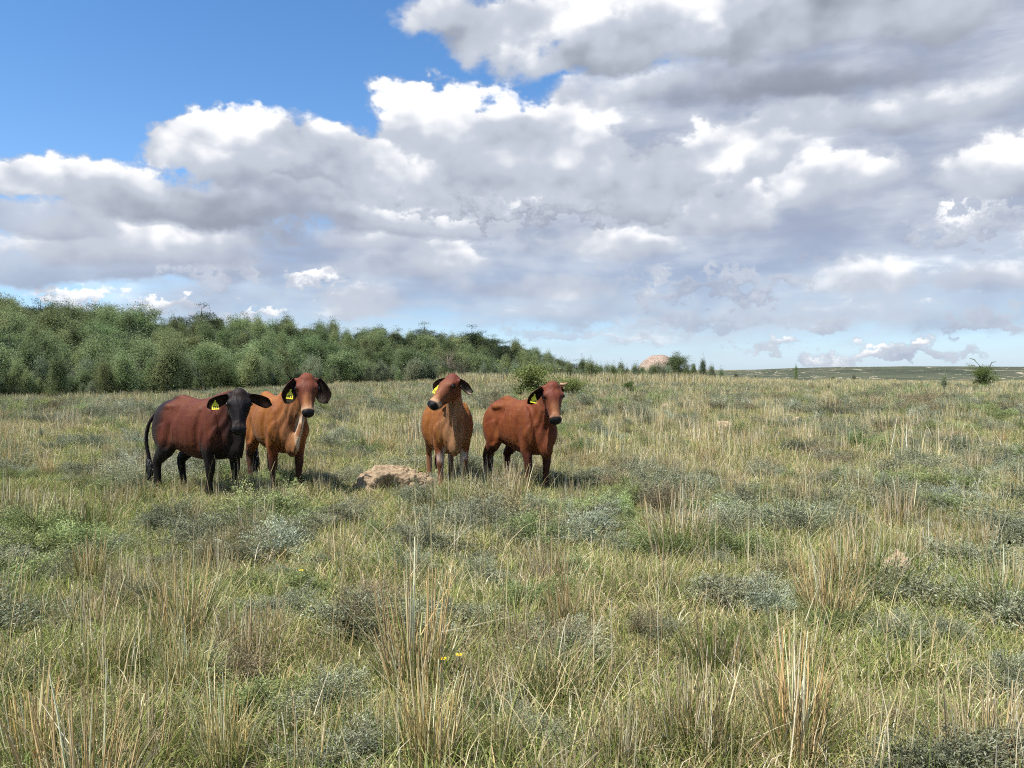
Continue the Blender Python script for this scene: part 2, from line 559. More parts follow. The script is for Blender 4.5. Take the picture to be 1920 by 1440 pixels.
def loft(pts, rad, up=(0, 0, 1), n=None, sides=20, power=2.0):
    """closed skin along a path; rad rows are (half width, half depth)"""
    n = n or 5 * len(pts)
    p, r = resample(pts, rad, n)
    r = np.maximum(r, 0.004)
    d = np.gradient(p, axis=0)
    d /= np.linalg.norm(d, axis=1, keepdims=True)
    up = np.asarray(up, float)
    if up.ndim == 1:
        up = np.tile(up, (n, 1))
    side = np.cross(up, d)
    side /= np.linalg.norm(side, axis=1, keepdims=True) + 1e-9
    u = np.cross(d, side)
    th = np.arange(sides) * 2 * math.pi / sides
    c, s = np.cos(th), np.sin(th)
    c, s = np.sign(c) * np.abs(c) ** (2 / power), np.sign(s) * np.abs(s) ** (2 / power)
    v = p[:, None] + side[:, None] * (r[:, 0:1] * c[None])[..., None] + u[:, None] * (r[:, 1:2] * s[None])[..., None]
    i, j = np.meshgrid(np.arange(n - 1), np.arange(sides), indexing='ij')
    j2 = (j + 1) % sides
    f = np.stack([i * sides + j, i * sides + j2, (i + 1) * sides + j2, (i + 1) * sides + j], -1).reshape(-1, 4).tolist()
    v = v.reshape(-1, 3)
    m = len(v)
    v = np.vstack([v, p[0] - d[0] * min(r[0]) * 0.4, p[-1] + d[-1] * min(r[-1]) * 0.4])
    for j in range(sides):
        f.append([m, (j + 1) % sides, j])
        f.append([m + 1, (n - 1) * sides + j, (n - 1) * sides + (j + 1) % sides])
    return v, f


def ball(c, r, ax=None):
    """ellipsoid, ax = rows of axes"""
    a, b = 14, 20
    ph = np.linspace(0, math.pi, a + 1)[1:-1]
    th = np.arange(b) * 2 * math.pi / b
    P, T = np.meshgrid(ph, th, indexing='ij')
    v = np.stack([np.sin(P) * np.cos(T), np.sin(P) * np.sin(T), np.cos(P)], -1).reshape(-1, 3)
    v = np.vstack([v, [[0, 0, 1], [0, 0, -1]]]) * np.asarray(r, float)
    if ax is not None:
        v = v @ np.asarray(ax)
    f = []
    for i in range(a - 2):
        for j in range(b):
            f.append([i * b + j, (i + 1) * b + j, (i + 1) * b + (j + 1) % b, i * b + (j + 1) % b])
    k = len(v) - 2
    for j in range(b):
        f.append([k, j, (j + 1) % b])
        f.append([k + 1, (a - 2) * b + (j + 1) % b, (a - 2) * b + j])
    return v + np.asarray(c, float), f


def voxel_union(pieces, size, smooth=6):
    verts, faces, o = [], [], 0
    for v, f in pieces:
        verts.append(v)
        faces += [[i + o for i in q] for q in f]
        o += len(v)
    me = bpy.data.meshes.new('tmp')
    me.from_pydata(np.vstack(verts).tolist(), [], faces)
    ob = bpy.data.objects.new('tmp', me)
    COL.objects.link(ob)
    md = ob.modifiers.new('r', 'REMESH')
    md.mode = 'VOXEL'
    md.voxel_size = size
    dg = bpy.context.evaluated_depsgraph_get()
    ev = ob.evaluated_get(dg)
    m2 = ev.to_mesh()
    n = len(m2.vertices)
    co = np.empty(n * 3, np.float32)
    m2.vertices.foreach_get('co', co)
    co = co.reshape(-1, 3).astype(float)
    fs = [list(p.vertices) for p in m2.polygons]
    ne = len(m2.edges)
    ed = np.empty(ne * 2, np.int32)
    m2.edges.foreach_get('vertices', ed)
    ed = ed.reshape(-1, 2)
    ev.to_mesh_clear()
    bpy.data.objects.remove(ob)
    bpy.data.meshes.remove(me)
    deg = np.bincount(ed.ravel(), minlength=n).astype(float)[:, None]
    for it in range(smooth):
        for lam in (0.55, -0.35 if it < smooth - 2 else 0.0):
            if lam == 0.0:
                continue
            acc = np.zeros_like(co)
            np.add.at(acc, ed[:, 0], co[ed[:, 1]])
            np.add.at(acc, ed[:, 1], co[ed[:, 0]])
            co += lam * (acc / deg - co)
    return co, fs


def coat_mat(name, ribs=0.0, rough=0.62):
    m, nt, out = new_mat(name)
    at_ = nt.nodes.new('ShaderNodeAttribute')
    at_.attribute_name = 'col'
    tc = nt.nodes.new('ShaderNodeTexCoord')
    ob = tc.outputs['Object']
    n1 = V(nt, noise_node(nt, ob, 5.0, 5, 0.6))
    n2 = V(nt, noise_node(nt, ob, 60.0, 4, 0.7))
    mp = nt.nodes.new('ShaderNodeMapping')
    nt.links.new(ob, mp.inputs[0])
    mp.inputs['Scale'].default_value = (90, 90, 14)
    hair = V(nt, noise_node(nt, mp.outputs[0], 1.0, 3, 0.6))
    hs = nt.nodes.new('ShaderNodeHueSaturation')
    nt.links.new(at_.outputs['Color'], hs.inputs['Color'])
    nt.links.new((n1 * 0.9 + n2 * 0.30 + hair * 0.40 + 0.20).s, hs.inputs['Value'])
    nt.links.new((n1 * 0.04 + 0.48).s, hs.inputs['Hue'])
    p = nt.nodes.new('ShaderNodeBsdfPrincipled')
    nt.links.new(hs.outputs[0], p.inputs['Base Color'])
    p.inputs['Roughness'].default_value = rough
    p.inputs['Specular IOR Level'].default_value = 0.17
    p.inputs['Sheen Weight'].default_value = 0.02
    p.inputs['Sheen Roughness'].default_value = 0.4
    h = n2 * 0.10 + hair * 0.18
    # folds of loose skin and ribs under the hide
    mp2 = nt.nodes.new('ShaderNodeMapping')
    nt.links.new(ob, mp2.inputs[0])
    mp2.inputs['Scale'].default_value = (9.0, 9.0, 2.0)
    fold = V(nt, noise_node(nt, mp2.outputs[0], 1.0, 3, 0.55, dist=0.5))
    h = h + fold * 2.6
    if ribs:
        sp = nt.nodes.new('ShaderNodeSeparateXYZ')
        nt.links.new(ob, sp.inputs[0])
        x, z = V(nt, sp.outputs[0]), V(nt, sp.outputs[2])
        wv = ((x + z * 0.28) * 78.0)._op('SINE')
        mask = x.step(-0.30, -0.15) * x.step(0.34, 0.22) * z.step(0.60, 0.75) * z.step(1.16, 1.0)
        h = h + wv * mask * ribs
    bp = nt.nodes.new('ShaderNodeBump')
    bp.inputs['Strength'].default_value = 0.75
    bp.inputs['Distance'].default_value = 0.014
    nt.links.new(h.s, bp.inputs['Height'])
    nt.links.new(bp.outputs[0], p.inputs['Normal'])
    nt.links.new(p.outputs[0], out.inputs[0])
    return m


def plain_mat(name, col, rough=0.5, spec=0.5, var=0.15):
    m, nt, out = new_mat(name)
    tc = nt.nodes.new('ShaderNodeTexCoord')
    n = V(nt, noise_node(nt, tc.outputs['Object'], 40.0, 4, 0.6))
    c = mixcol(nt, n.step(0.35, 0.7) * var * 2, col, [x * 0.6 for x in col])
    p = nt.nodes.new('ShaderNodeBsdfPrincipled')
    nt.links.new(c, p.inputs['Base Color'])
    p.inputs['Roughness'].default_value = rough
    p.inputs['Specular IOR Level'].default_value = spec
    nt.links.new(p.outputs[0], out.inputs[0])
    return m


EYE_MAT = plain_mat('eye', (0.006, 0.004, 0.003), 0.12, 0.6, 0.0)
HORN_MAT = plain_mat('horn', (0.34, 0.20, 0.11), 0.45)
HOOF_MAT = plain_mat('hoof', (0.045, 0.035, 0.028), 0.55)
TAG_MAT = plain_mat('yellow tag plastic', (0.82, 0.70, 0.03), 0.5, 0.4, 0.05)
INK_MAT = plain_mat('tag ink', (0.02, 0.02, 0.015), 0.6)
HAIR_MAT = plain_mat('tail hair', (0.010, 0.008, 0.007), 0.5, 0.4)


def make_cow(label, px, d, yaw, scale, head_at, face, pitch, roll=0.0, girth=1.0, belly=0.0, hump=1.0, thin=0.0, coat=None,
             ears=((1, 0.9, 0.3), (-1, 0.9, 0.3)), tagged=-1, tag_text=None, horns=(), tail=None, legs=(0, 0, 0, 0), mat=None, ear_len=0.27, tag_at=0.55):
    """head_at: poll in cow space (forward, left, up); face: heading of the muzzle in cow space (deg from forward, + left), pitch down in deg"""
    gx, gw = 1.0, girth
    P = []
    # trunk
    st = np.array([(-0.745, 0.925, 0.085, 0.13), (-0.69, 0.90, 0.165, 0.225), (-0.56, 0.905, 0.215, 0.280), (-0.38, 0.915, 0.222, 0.295),
                   (-0.16, 0.878, 0.248, 0.327), (0.06, 0.856, 0.262, 0.348), (0.24, 0.852, 0.250, 0.355), (0.40, 0.862, 0.215, 0.358), (0.53, 0.870, 0.165, 0.340), (0.63, 0.875, 0.105, 0.270)])
    mid = np.exp(-((st[:, 0] + 0.05) / 0.34) ** 2)
    st[:, 2] *= 1 + (gw - 1) * mid
    st[:, 2] *= 1 - 0.13 * thin
    st[:, 1] -= belly * 0.5 * mid
    st[:, 3] += belly * 0.5 * mid
    P.append(loft(np.stack([st[:, 0], 0 * st[:, 0], st[:, 1]], 1), st[:, 2:4], n=40, sides=28, power=2.25))
    P.append(ball((0.36, 0, 1.175), (0.19, 0.085, 0.10 * hump + 0.03)))
    P.append(loft([(-0.71, 0, 1.04), (-0.40, 0, 1.205), (-0.25, 0, 1.195), (0.0, 0, 1.16), (0.35, 0, 1.20)], [(0.05, 0.05), (0.065, 0.045), (0.06, 0.05), (0.05, 0.05), (0.06, 0.06)]))   # spine
    for s in (-1, 1):
        P.append(ball((-0.38, s * 0.115, 1.10), (0.15, 0.085, 0.062)))                       # hip bone
        P.append(ball((-0.69, s * 0.075, 0.985), (0.06, 0.045, 0.055)))                        # pin bone
        P.append(ball((0.43, s * 0.168, 0.88), (0.115, 0.085, 0.28), [unit((1, 0, 0.25)), (0, 1, 0), unit((-0.25, 0, 1))]))
        P.append(ball((-0.52, s * 0.150, 0.83), (0.185, 0.095, 0.27)))
    P.append(ball((0.60, 0, 0.64), (0.11, 0.085, 0.17)))                                         # brisket
    # legs: swing moves the foot forward
    feet = []
    for k, (s, front) in enumerate(((1, True), (-1, True), (1, False), (-1, False))):
        sw = legs[k]
        if front:
            c = np.array([(0.44, 0.165, 0.80), (0.385, 0.165, 0.62), (0.395, 0.16, 0.50), (0.405, 0.155, 0.375), (0.395, 0.152, 0.25), (0.40, 0.152, 0.125), (0.425, 0.152, 0.055)])
            r = [(0.085, 0.13), (0.078, 0.11), (0.060, 0.078), (0.053, 0.058), (0.037, 0.043), (0.044, 0.047), (0.042, 0.047)]
        else:
            c = np.array([(-0.50, 0.155, 0.86), (-0.42, 0.165, 0.66), (-0.505, 0.16, 0.535), (-0.615, 0.152, 0.425), (-0.61, 0.15, 0.27), (-0.595, 0.15, 0.13), (-0.565, 0.15, 0.055)])
            r = [(0.10, 0.20), (0.092, 0.16), (0.068, 0.105), (0.050, 0.072), (0.040, 0.052), (0.045, 0.050), (0.043, 0.048)]
        t = np.clip((0.80 - c[:, 2]) / 0.75, 0, 1)
        c[:, 0] += sw * t
        c[:, 1] *= s
        P.append(loft(c, r, up=(1, 0, 0.01), n=34, sides=14))
        feet.append(c[-1])
    # head frame
    H = np.array(head_at, float)
    fa, pa = R(face), R(pitch)
    f = np.array([math.cos(fa) * math.cos(pa), math.sin(fa) * math.cos(pa), -math.sin(pa)])
    lft = unit(np.cross((0, 0, 1), f))
    up = np.cross(f, lft)
    ro = R(roll)
    lft, up = lft * math.cos(ro) + up * math.sin(ro), up * math.cos(ro) - lft * math.sin(ro)

    def hp(a, b, c):
        return H + f * a * 1.04 + lft * b * 1.17 + up * c * 1.10
    HS = 1.14
    # neck
    n0, n3 = np.array([0.40, 0, 1.00]), hp(0.04, 0, -0.05)
    n1 = n0 + np.array([0.16, 0, 0.07]) + 0.12 * (n3 - n0)
    n2 = n0 * 0.35 + n3 * 0.65 + np.array([0.03, 0, -0.02])
    P.append(loft([n0, n1, n2, n3], [(0.140, 0.29), (0.104, 0.24), (0.086, 0.170), (0.086, 0.115)], up=(-0.35, 0, 1), n=26, sides=20))
    # dewlap
    thr = hp(0.14, 0, -0.13)
    a0 = np.array([0.61, 0, 0.62])
    P.append(loft([thr, thr * 0.62 + a0 * 0.38 + np.array([0.035, 0, -0.035]), thr * 0.28 + a0 * 0.72 + np.array([0.055, 0, -0.03]), a0 + np.array([0.02, 0, -0.05])],
                  [(0.030, 0.05), (0.026, 0.075), (0.030, 0.085), (0.045, 0.10)], up=(1, 0, 0.6), n=22, sides=14))
    # head
    hs_ = [(-0.03, 0.0, 0.065, 0.062), (0.03, -0.012, 0.096, 0.100), (0.10, -0.028, 0.112, 0.120), (0.17, -0.032, 0.103, 0.122), (0.25, -0.034, 0.080, 0.102), (0.33, -0.036, 0.064, 0.082),
           (0.395, -0.036, 0.064, 0.070), (0.445, -0.038, 0.064, 0.064), (0.475, -0.040, 0.048, 0.048)]
    P.append(loft([hp(a, 0, c) for a, c, _, _ in hs_], [(w * 1.17, dd * 1.10) for _, _, w, dd in hs_], up=up, n=40, sides=22, power=2.2))
    P.append(ball(hp(0.035, 0, 0.035), (0.089, 0.090, 0.068), [f, lft, up]))                    # domed poll
    P.append(ball(hp(0.36, 0, -0.095), (0.089, 0.042, 0.029), [f, lft, up]))                    # lower jaw and lip
    P.append(ball(hp(0.20, 0, -0.10), (0.126, 0.064, 0.055), [f, lft, up]))                       # cheek
    for s in (-1, 1):
        P.append(ball(hp(0.135, s * 0.088, 0.035), (0.050, 0.032, 0.033), [f, lft, up]))        # brow
        P.append(ball(hp(0.435, s * 0.040, -0.010), (0.032, 0.030, 0.031), [f, lft, up]))       # nostril wing
        P.append(loft([hp(0.02, s * 0.07, 0.0), hp(0.015, s * 0.125, 0.0)], [(0.035, 0.03), (0.024, 0.022)], up=f, n=6, sides=12))   # ear root
    # tail
    tl = tail or [(-0.74, 0, 1.07), (-0.80, 0, 1.00), (-0.825, 0, 0.80), (-0.815, 0, 0.55), (-0.80, 0, 0.40)]
    P.append(loft([(-0.68, 0, 1.09)] + list(tl), [(0.035, 0.035), (0.034, 0.034)] + [(0.026, 0.026)] * (len(tl) - 2) + [(0.017, 0.017)], up=(1, 0, 0.02), n=34, sides=12))
    co, fs = voxel_union(P, 0.0125, 7)
    # hollows and folds: flank hollow, groove behind the shoulder, flank fold, creases of the loose neck skin
    x, y, z = co[:, 0].copy(), co[:, 1].copy(), co[:, 2].copy()
    sg = np.tanh(y / 0.05)

    def bell(v, c, w):
        return np.exp(-((v - c) / w) ** 2)
    dent = (0.030 + 0.022 * thin) * bell(x, -0.22, 0.11) * bell(z, 1.03, 0.10)
    dent = dent + 0.024 * bell(x - 0.10 * (z - 0.9), 0.245, 0.045) * smooth01(0.55, 0.68, z) * smooth01(1.18, 1.05, z)
    dent = dent + 0.022 * bell(x - 0.25 * (z - 0.7), -0.335, 0.045) * smooth01(0.56, 0.64, z) * smooth01(0.98, 0.85, z)
    dent = dent - 0.016 * bell(x, 0.50, 0.05) * bell(z, 0.78, 0.07) * (np.abs(y) > 0.06)
    neck_z = smooth01(0.46, 0.54, x) * smooth01(0.60, 0.70, z) * (np.linalg.norm(co - hp(0.15, 0, -0.03), axis=1) > 0.24)
    dent = dent + neck_z * 0.008 * np.sin(46 * x - 17 * z + 3.0 * fnoise(x, z, 2.0, 2, 6.0)) * (np.abs(y) > 0.03)
    if thin:
        rib = smooth01(-0.28, -0.16, x) * smooth01(0.26, 0.18, x) * smooth01(0.66, 0.78, z) * smooth01(1.15, 1.02, z)
        dent = dent + thin * 0.0045 * rib * np.sin(72 * (x + 0.28 * z))
    co[:, 1] -= sg * dent

    # coat colours
    rel = co - H
    hl = np.stack([rel @ f / 1.04, rel @ lft / 1.17, rel @ up / 1.10], 1)
    on_head = (hl[:, 0] > -0.06) & (np.abs(hl[:, 1]) < 0.16) & (hl[:, 2] > -0.17) & (hl[:, 0] < 0.52)
    col = coat(co, hl, on_head)
    # ears, joined to the body mesh
    verts, cols, faces = [co], [col], list(fs)
    off = len(co)
    tag_spot = None
    for side, out_, drop, *back in ears:
        eln = ear_len * (back[1] if len(back) > 1 else 1.0)
        axis = unit(lft * side * out_ + np.array([0, 0, -1]) * drop + f * (back[0] if back else 0.06))
        nrm = unit(f * 0.85 + up * 0.25 - axis * np.dot(axis, f * 0.85 + up * 0.25))
        wid = np.cross(nrm, axis)
        if wid[2] < 0:
            wid = -wid
        root = hp(0.018, side * 0.105, 0.0)
        nu, nv = 13, 9
        ev, ec = [], []
        for layer in (0, 1):
            for i in range(nu):
                t = i / (nu - 1)
                w = 0.088 * (eln / 0.27) * (0.36 + 0.64 * math.sin(math.pi * min(1, t * 0.62 + 0.12)) ** 1.0) * (1 - max(0, (t - 0.72) / 0.28) ** 2.2 * 0.93)
                for j in range(nv):
                    q = (j / (nv - 1) - 0.5) * 2
                    cup = 0.035 * (q * q) * (1 - 0.5 * t) + 0.03 * math.sin(t * 2.2) * (0.3)
                    p_ = root + axis * (eln * t) + wid * (w * q - 0.035 * t * t) + nrm * (cup - 0.007 * layer * (1 - 0.6 * t))
                    ev.append(p_)
                    ec.append(coat.ear(t, q, layer))
        n1_ = nu * nv
        for layer in (0, 1):
            for i in range(nu - 1):
                for j in range(nv - 1):
                    a = off + layer * n1_ + i * nv + j
                    qd = [a, a + 1, a + nv + 1, a + nv]
                    faces.append(qd if layer == 0 else qd[::-1])
        rim = [i * nv for i in range(nu)] + [(nu - 1) * nv + j for j in range(1, nv)] + [i * nv + nv - 1 for i in range(nu - 2, -1, -1)]
        for a, b in zip(rim[:-1], rim[1:]):
            faces.append([off + a, off + b, off + n1_ + b, off + n1_ + a])
        verts.append(np.array(ev)); cols.append(np.array(ec))
        off += len(ev)
        if side == tagged:
            tag_spot = (root + axis * eln * tag_at + wid * -0.012 + nrm * 0.020, axis, nrm, wid)
    verts, cols = np.vstack(verts), np.vstack(cols)
    me = bpy.data.meshes.new('body')
    me.from_pydata(verts.tolist(), [], faces)
    a = me.attributes.new('col', 'FLOAT_COLOR', 'POINT')
    c4 = np.ones((len(verts), 4), np.float32); c4[:, :3] = cols
    a.data.foreach_set('color', c4.ravel())
    me.polygons.foreach_set('use_smooth', np.ones(len(me.polygons), bool))
    me.materials.append(mat)
    x = (px - 960) / F * d
    root_o = empty('cow', (x, d, float(ground(x, d)) - 0.015), R(yaw), scale)
    tag(root_o, label, 'cow', 'cattle in the field')
    link(bpy.data.objects.new('body', me), root_o)

    def part(name, pieces, m, parent=root_o, smooth=True):
        vs, ff, o = [], [], 0
        for v, f_ in pieces:
            vs.append(np.asarray(v)); ff += [[i + o for i in q] for q in f_]; o += len(v)
        me_ = bpy.data.meshes.new(name)
        me_.from_pydata(np.vstack(vs).tolist(), [], ff)
        me_.polygons.foreach_set('use_smooth', np.full(len(me_.polygons), smooth))
        me_.materials.append(m)
        return link(bpy.data.objects.new(name, me_), parent)
    for s in (-1, 1):
        part('eye', [ball(hp(0.142, s * 0.109, 0.018), (0.025, 0.022, 0.022), [f, lft, up])], EYE_MAT)
        part('nostril', [ball(hp(0.462, s * 0.036, -0.008), (0.010, 0.014, 0.012), [f, lft, up])], INK_MAT)
    for c in feet:
        part('hoof', [loft([c + np.array([0.0, 0, 0.02]), c + np.array([0.012, 0, -0.015]), c + np.array([0.024, 0, -0.055])], [(0.040, 0.042), (0.050, 0.055), (0.056, 0.064)], up=(1, 0, 0.02), n=8, sides=14)], HOOF_MAT)
    for s, L in horns:
        h0 = hp(0.005, s * 0.085, 0.055)
        part('horn', [loft([h0, h0 + lft * s * L * 0.5 + up * 0.012 + f * 0.01, h0 + lft * s * L + np.array([0, 0, 0.02])], [(0.024, 0.024), (0.020, 0.020), (0.008, 0.008)], up=f, n=10, sides=12)], HORN_MAT)
    # tail switch: a bunch of hair strands round the tail's end
    e1, e0 = np.array(tl[-1]), np.array(tl[-2])
    rng = np.random.default_rng(int(px))
    hair = []
    for k in range(90):
        q0 = e0 * (1 - (t := rng.uniform(0.0, 1))) + e1 * t + rng.normal(0, 0.010, 3)
        q1 = q0 + np.array([rng.normal(0, 0.016), rng.normal(0, 0.016), -rng.uniform(0.10, 0.20)])
        q2 = q1 + np.array([rng.normal(0, 0.012), rng.normal(0, 0.012), -rng.uniform(0.02, 0.12)])
        hair.append(loft([q0, q1, q2], [(0.011, 0.011), (0.010, 0.010), (0.004, 0.004)], up=(1, 0, 0.02), n=6, sides=5))
    part('tail_switch', hair, HAIR_MAT)
    if tag_spot is not None:
        c, axis, nrm, wid = tag_spot
        # the tag hangs down from its button, facing as the ear faces
        nrm = unit(unit((f[0], f[1], 0)) + np.array([0, 0, 0.5]))
        dn = unit(np.array([0, 0, -1.0]) - nrm * np.dot((0, 0, -1.0), nrm) + axis * (0.15 + 0.25 * math.sin(px)))
        rt = np.cross(dn, nrm)
        outl = [(a * 1.08, b * 1.15) for a, b in ((-0.008, -0.022), (0.008, -0.022), (0.009, 0.004), (0.032, 0.034), (0.036, 0.084), (-0.036, 0.084), (-0.032, 0.034), (-0.009, 0.004))]
        v0 = [c + rt * a + dn * b + nrm * (0.012 + 0.004) for a, b in outl]
        v1 = [c + rt * a + dn * b + nrm * 0.012 for a, b in outl]
        k = len(outl)
        fcs = [list(range(k)), list(range(2 * k - 1, k - 1, -1))] + [[i, i + k, (i + 1) % k + k, (i + 1) % k] for i in range(k)]
        tg = part('ear_tag', [(np.array(v0 + v1), fcs)], TAG_MAT, smooth=False)
        M = Matrix([list(rt) + [0], list(-dn) + [0], list(nrm) + [0], [0, 0, 0, 1]]).transposed()
        sgn = 1.0 if np.dot(np.cross(rt, -dn), nrm) > 0 else -1.0
        if tag_text:
            cu = bpy.data.curves.new('tag_number', 'FONT')
            cu.body = tag_text
            cu.size = 0.038
            cu.align_x = 'CENTER'
            cu.extrude = 0.0006
            tmp = link(bpy.data.objects.new('tmp', cu))
            tm = bpy.data.meshes.new_from_object(tmp.evaluated_get(bpy.context.evaluated_depsgraph_get()))
            bpy.data.objects.remove(tmp)
            tm.materials.clear()
            tm.materials.append(INK_MAT)
            to = link(bpy.data.objects.new('tag_number', tm), tg)
            cc = c + dn * 0.084 + nrm * 0.0172
            to.matrix_local = Matrix.Translation(Vector(cc)) @ Matrix([[rt[i] * sgn, -dn[i], nrm[i], 0] for i in range(3)] + [[0, 0, 0, 1]])
        else:
            bars = []
            for a in (-0.020, 0.001, 0.018):
                b0 = c + rt * a + dn * 0.068 + nrm * 0.0172
                bars.append((np.array([b0 + rt * x_ * 0.005 + dn * y_ * 0.016 for x_, y_ in ((-1, -1), (1, -1), (1, 1), (-1, 1))]), [[0, 1, 2, 3]]))
            part('tag_number', bars, INK_MAT, tg, False)
    return root_o


class Coat:
    """colours of one animal: base, back, belly/chest, legs, face, muzzle ring, nose"""
    def __init__(s, base, dark_leg, face, ring, nose=(0.010, 0.009, 0.010), chest=None, belly=None, neck=None, ear_in=(0.03, 0.02, 0.015), ear_out=None, ear_pale=None,
                 leg_from=0.62, white_leg=None, rump=None, bridge=None, blaze=None, poll=None):
        s.__dict__.update(locals())

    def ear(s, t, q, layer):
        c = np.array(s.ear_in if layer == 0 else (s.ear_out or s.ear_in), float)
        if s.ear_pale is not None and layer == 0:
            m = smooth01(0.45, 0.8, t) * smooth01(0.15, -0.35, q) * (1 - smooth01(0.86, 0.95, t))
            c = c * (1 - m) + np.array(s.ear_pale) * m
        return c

    def __call__(s, co, hl, on_head):
        n = len(co)
        c = np.tile(np.array(s.base, float), (n, 1))
        wob = 0.05 * fnoise(co[:, 0] * 6, co[:, 2] * 6 + co[:, 1] * 5, 1.0, 3)

        def blend(m, rgb):
            m = np.clip(m, 0, 1)[:, None]
            c[:] = c * (1 - m) + np.array(rgb, float) * m
        x, y, z = co[:, 0], co[:, 1], co[:, 2] + wob
        if s.rump is not None:
            blend(smooth01(-0.42, -0.58, x + wob - 0.25 * (z - 0.75)), s.rump)
        if s.neck is not None:
            blend(smooth01(0.46, 0.68, x + wob), s.neck)
        if s.chest is not None:
            blend(smooth01(0.52, 0.64, x + wob) * smooth01(1.25, 0.95, z), s.chest)
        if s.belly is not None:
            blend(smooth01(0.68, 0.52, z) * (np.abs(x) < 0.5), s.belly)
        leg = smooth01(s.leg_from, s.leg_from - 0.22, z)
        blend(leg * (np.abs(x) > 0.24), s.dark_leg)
        if s.white_leg is not None:
            inner = smooth01(0.62, 0.52, z) * smooth01(0.14, 0.28, z)
            blend(0.6 * inner * (np.abs(x) > 0.24) * smooth01(0.155, 0.12, np.abs(y)) * smooth01(0.07, 0.11, np.abs(y)), s.white_leg)
            blend(0.6 * smooth01(0.56, 0.48, z) * smooth01(0.38, 0.45, z) * (x > 0.24) * smooth01(0.42, 0.47, x) * smooth01(0.08, 0.12, np.abs(y)), s.white_leg)
        if s.blaze is not None:
            blend(smooth01(0.035, 0.012, np.abs(y - 0.05 - wob)) * (x > 0.55) * smooth01(0.5, 0.6, z) * smooth01(1.0, 0.9, z), s.blaze)
        h = on_head.astype(float)
        a, b, u = hl[:, 0], hl[:, 1], hl[:, 2]
        blend(h * smooth01(-0.05, 0.02, a), s.face)
        if s.poll is not None:
            blend(h * smooth01(0.14, 0.06, a) * (u > -0.02), s.poll)
        eye = np.exp(-((a - 0.15) / 0.05) ** 2 - ((np.abs(b) - 0.10) / 0.04) ** 2 - ((u - 0.015) / 0.04) ** 2)
        blend(h * eye * 0.85, np.array(s.face) * 0.3)
        if s.bridge is not None:
            blend(0.8 * h * smooth01(0.20, 0.32, a) * smooth01(-0.02, 0.03, u) * smooth01(0.07, 0.02, np.abs(b)), s.bridge)
        blend(h * smooth01(0.335, 0.41, a + 0.8 * wob) * (0.45 + 0.55 * smooth01(0.02, -0.03, u)), s.ring)
        nose = smooth01(0.405, 0.420, a - 0.30 * np.maximum(0, u) - 0.25 * np.maximum(0, np.abs(b) - 0.035) + 0.15 * wob) * (u > -0.075)
        blend(h * nose, s.nose)
        mouth = np.exp(-((u + 0.085) / 0.010) ** 2) * (a > 0.30) * (a < 0.47)
        blend(h * mouth * 0.7, s.nose)
        return c


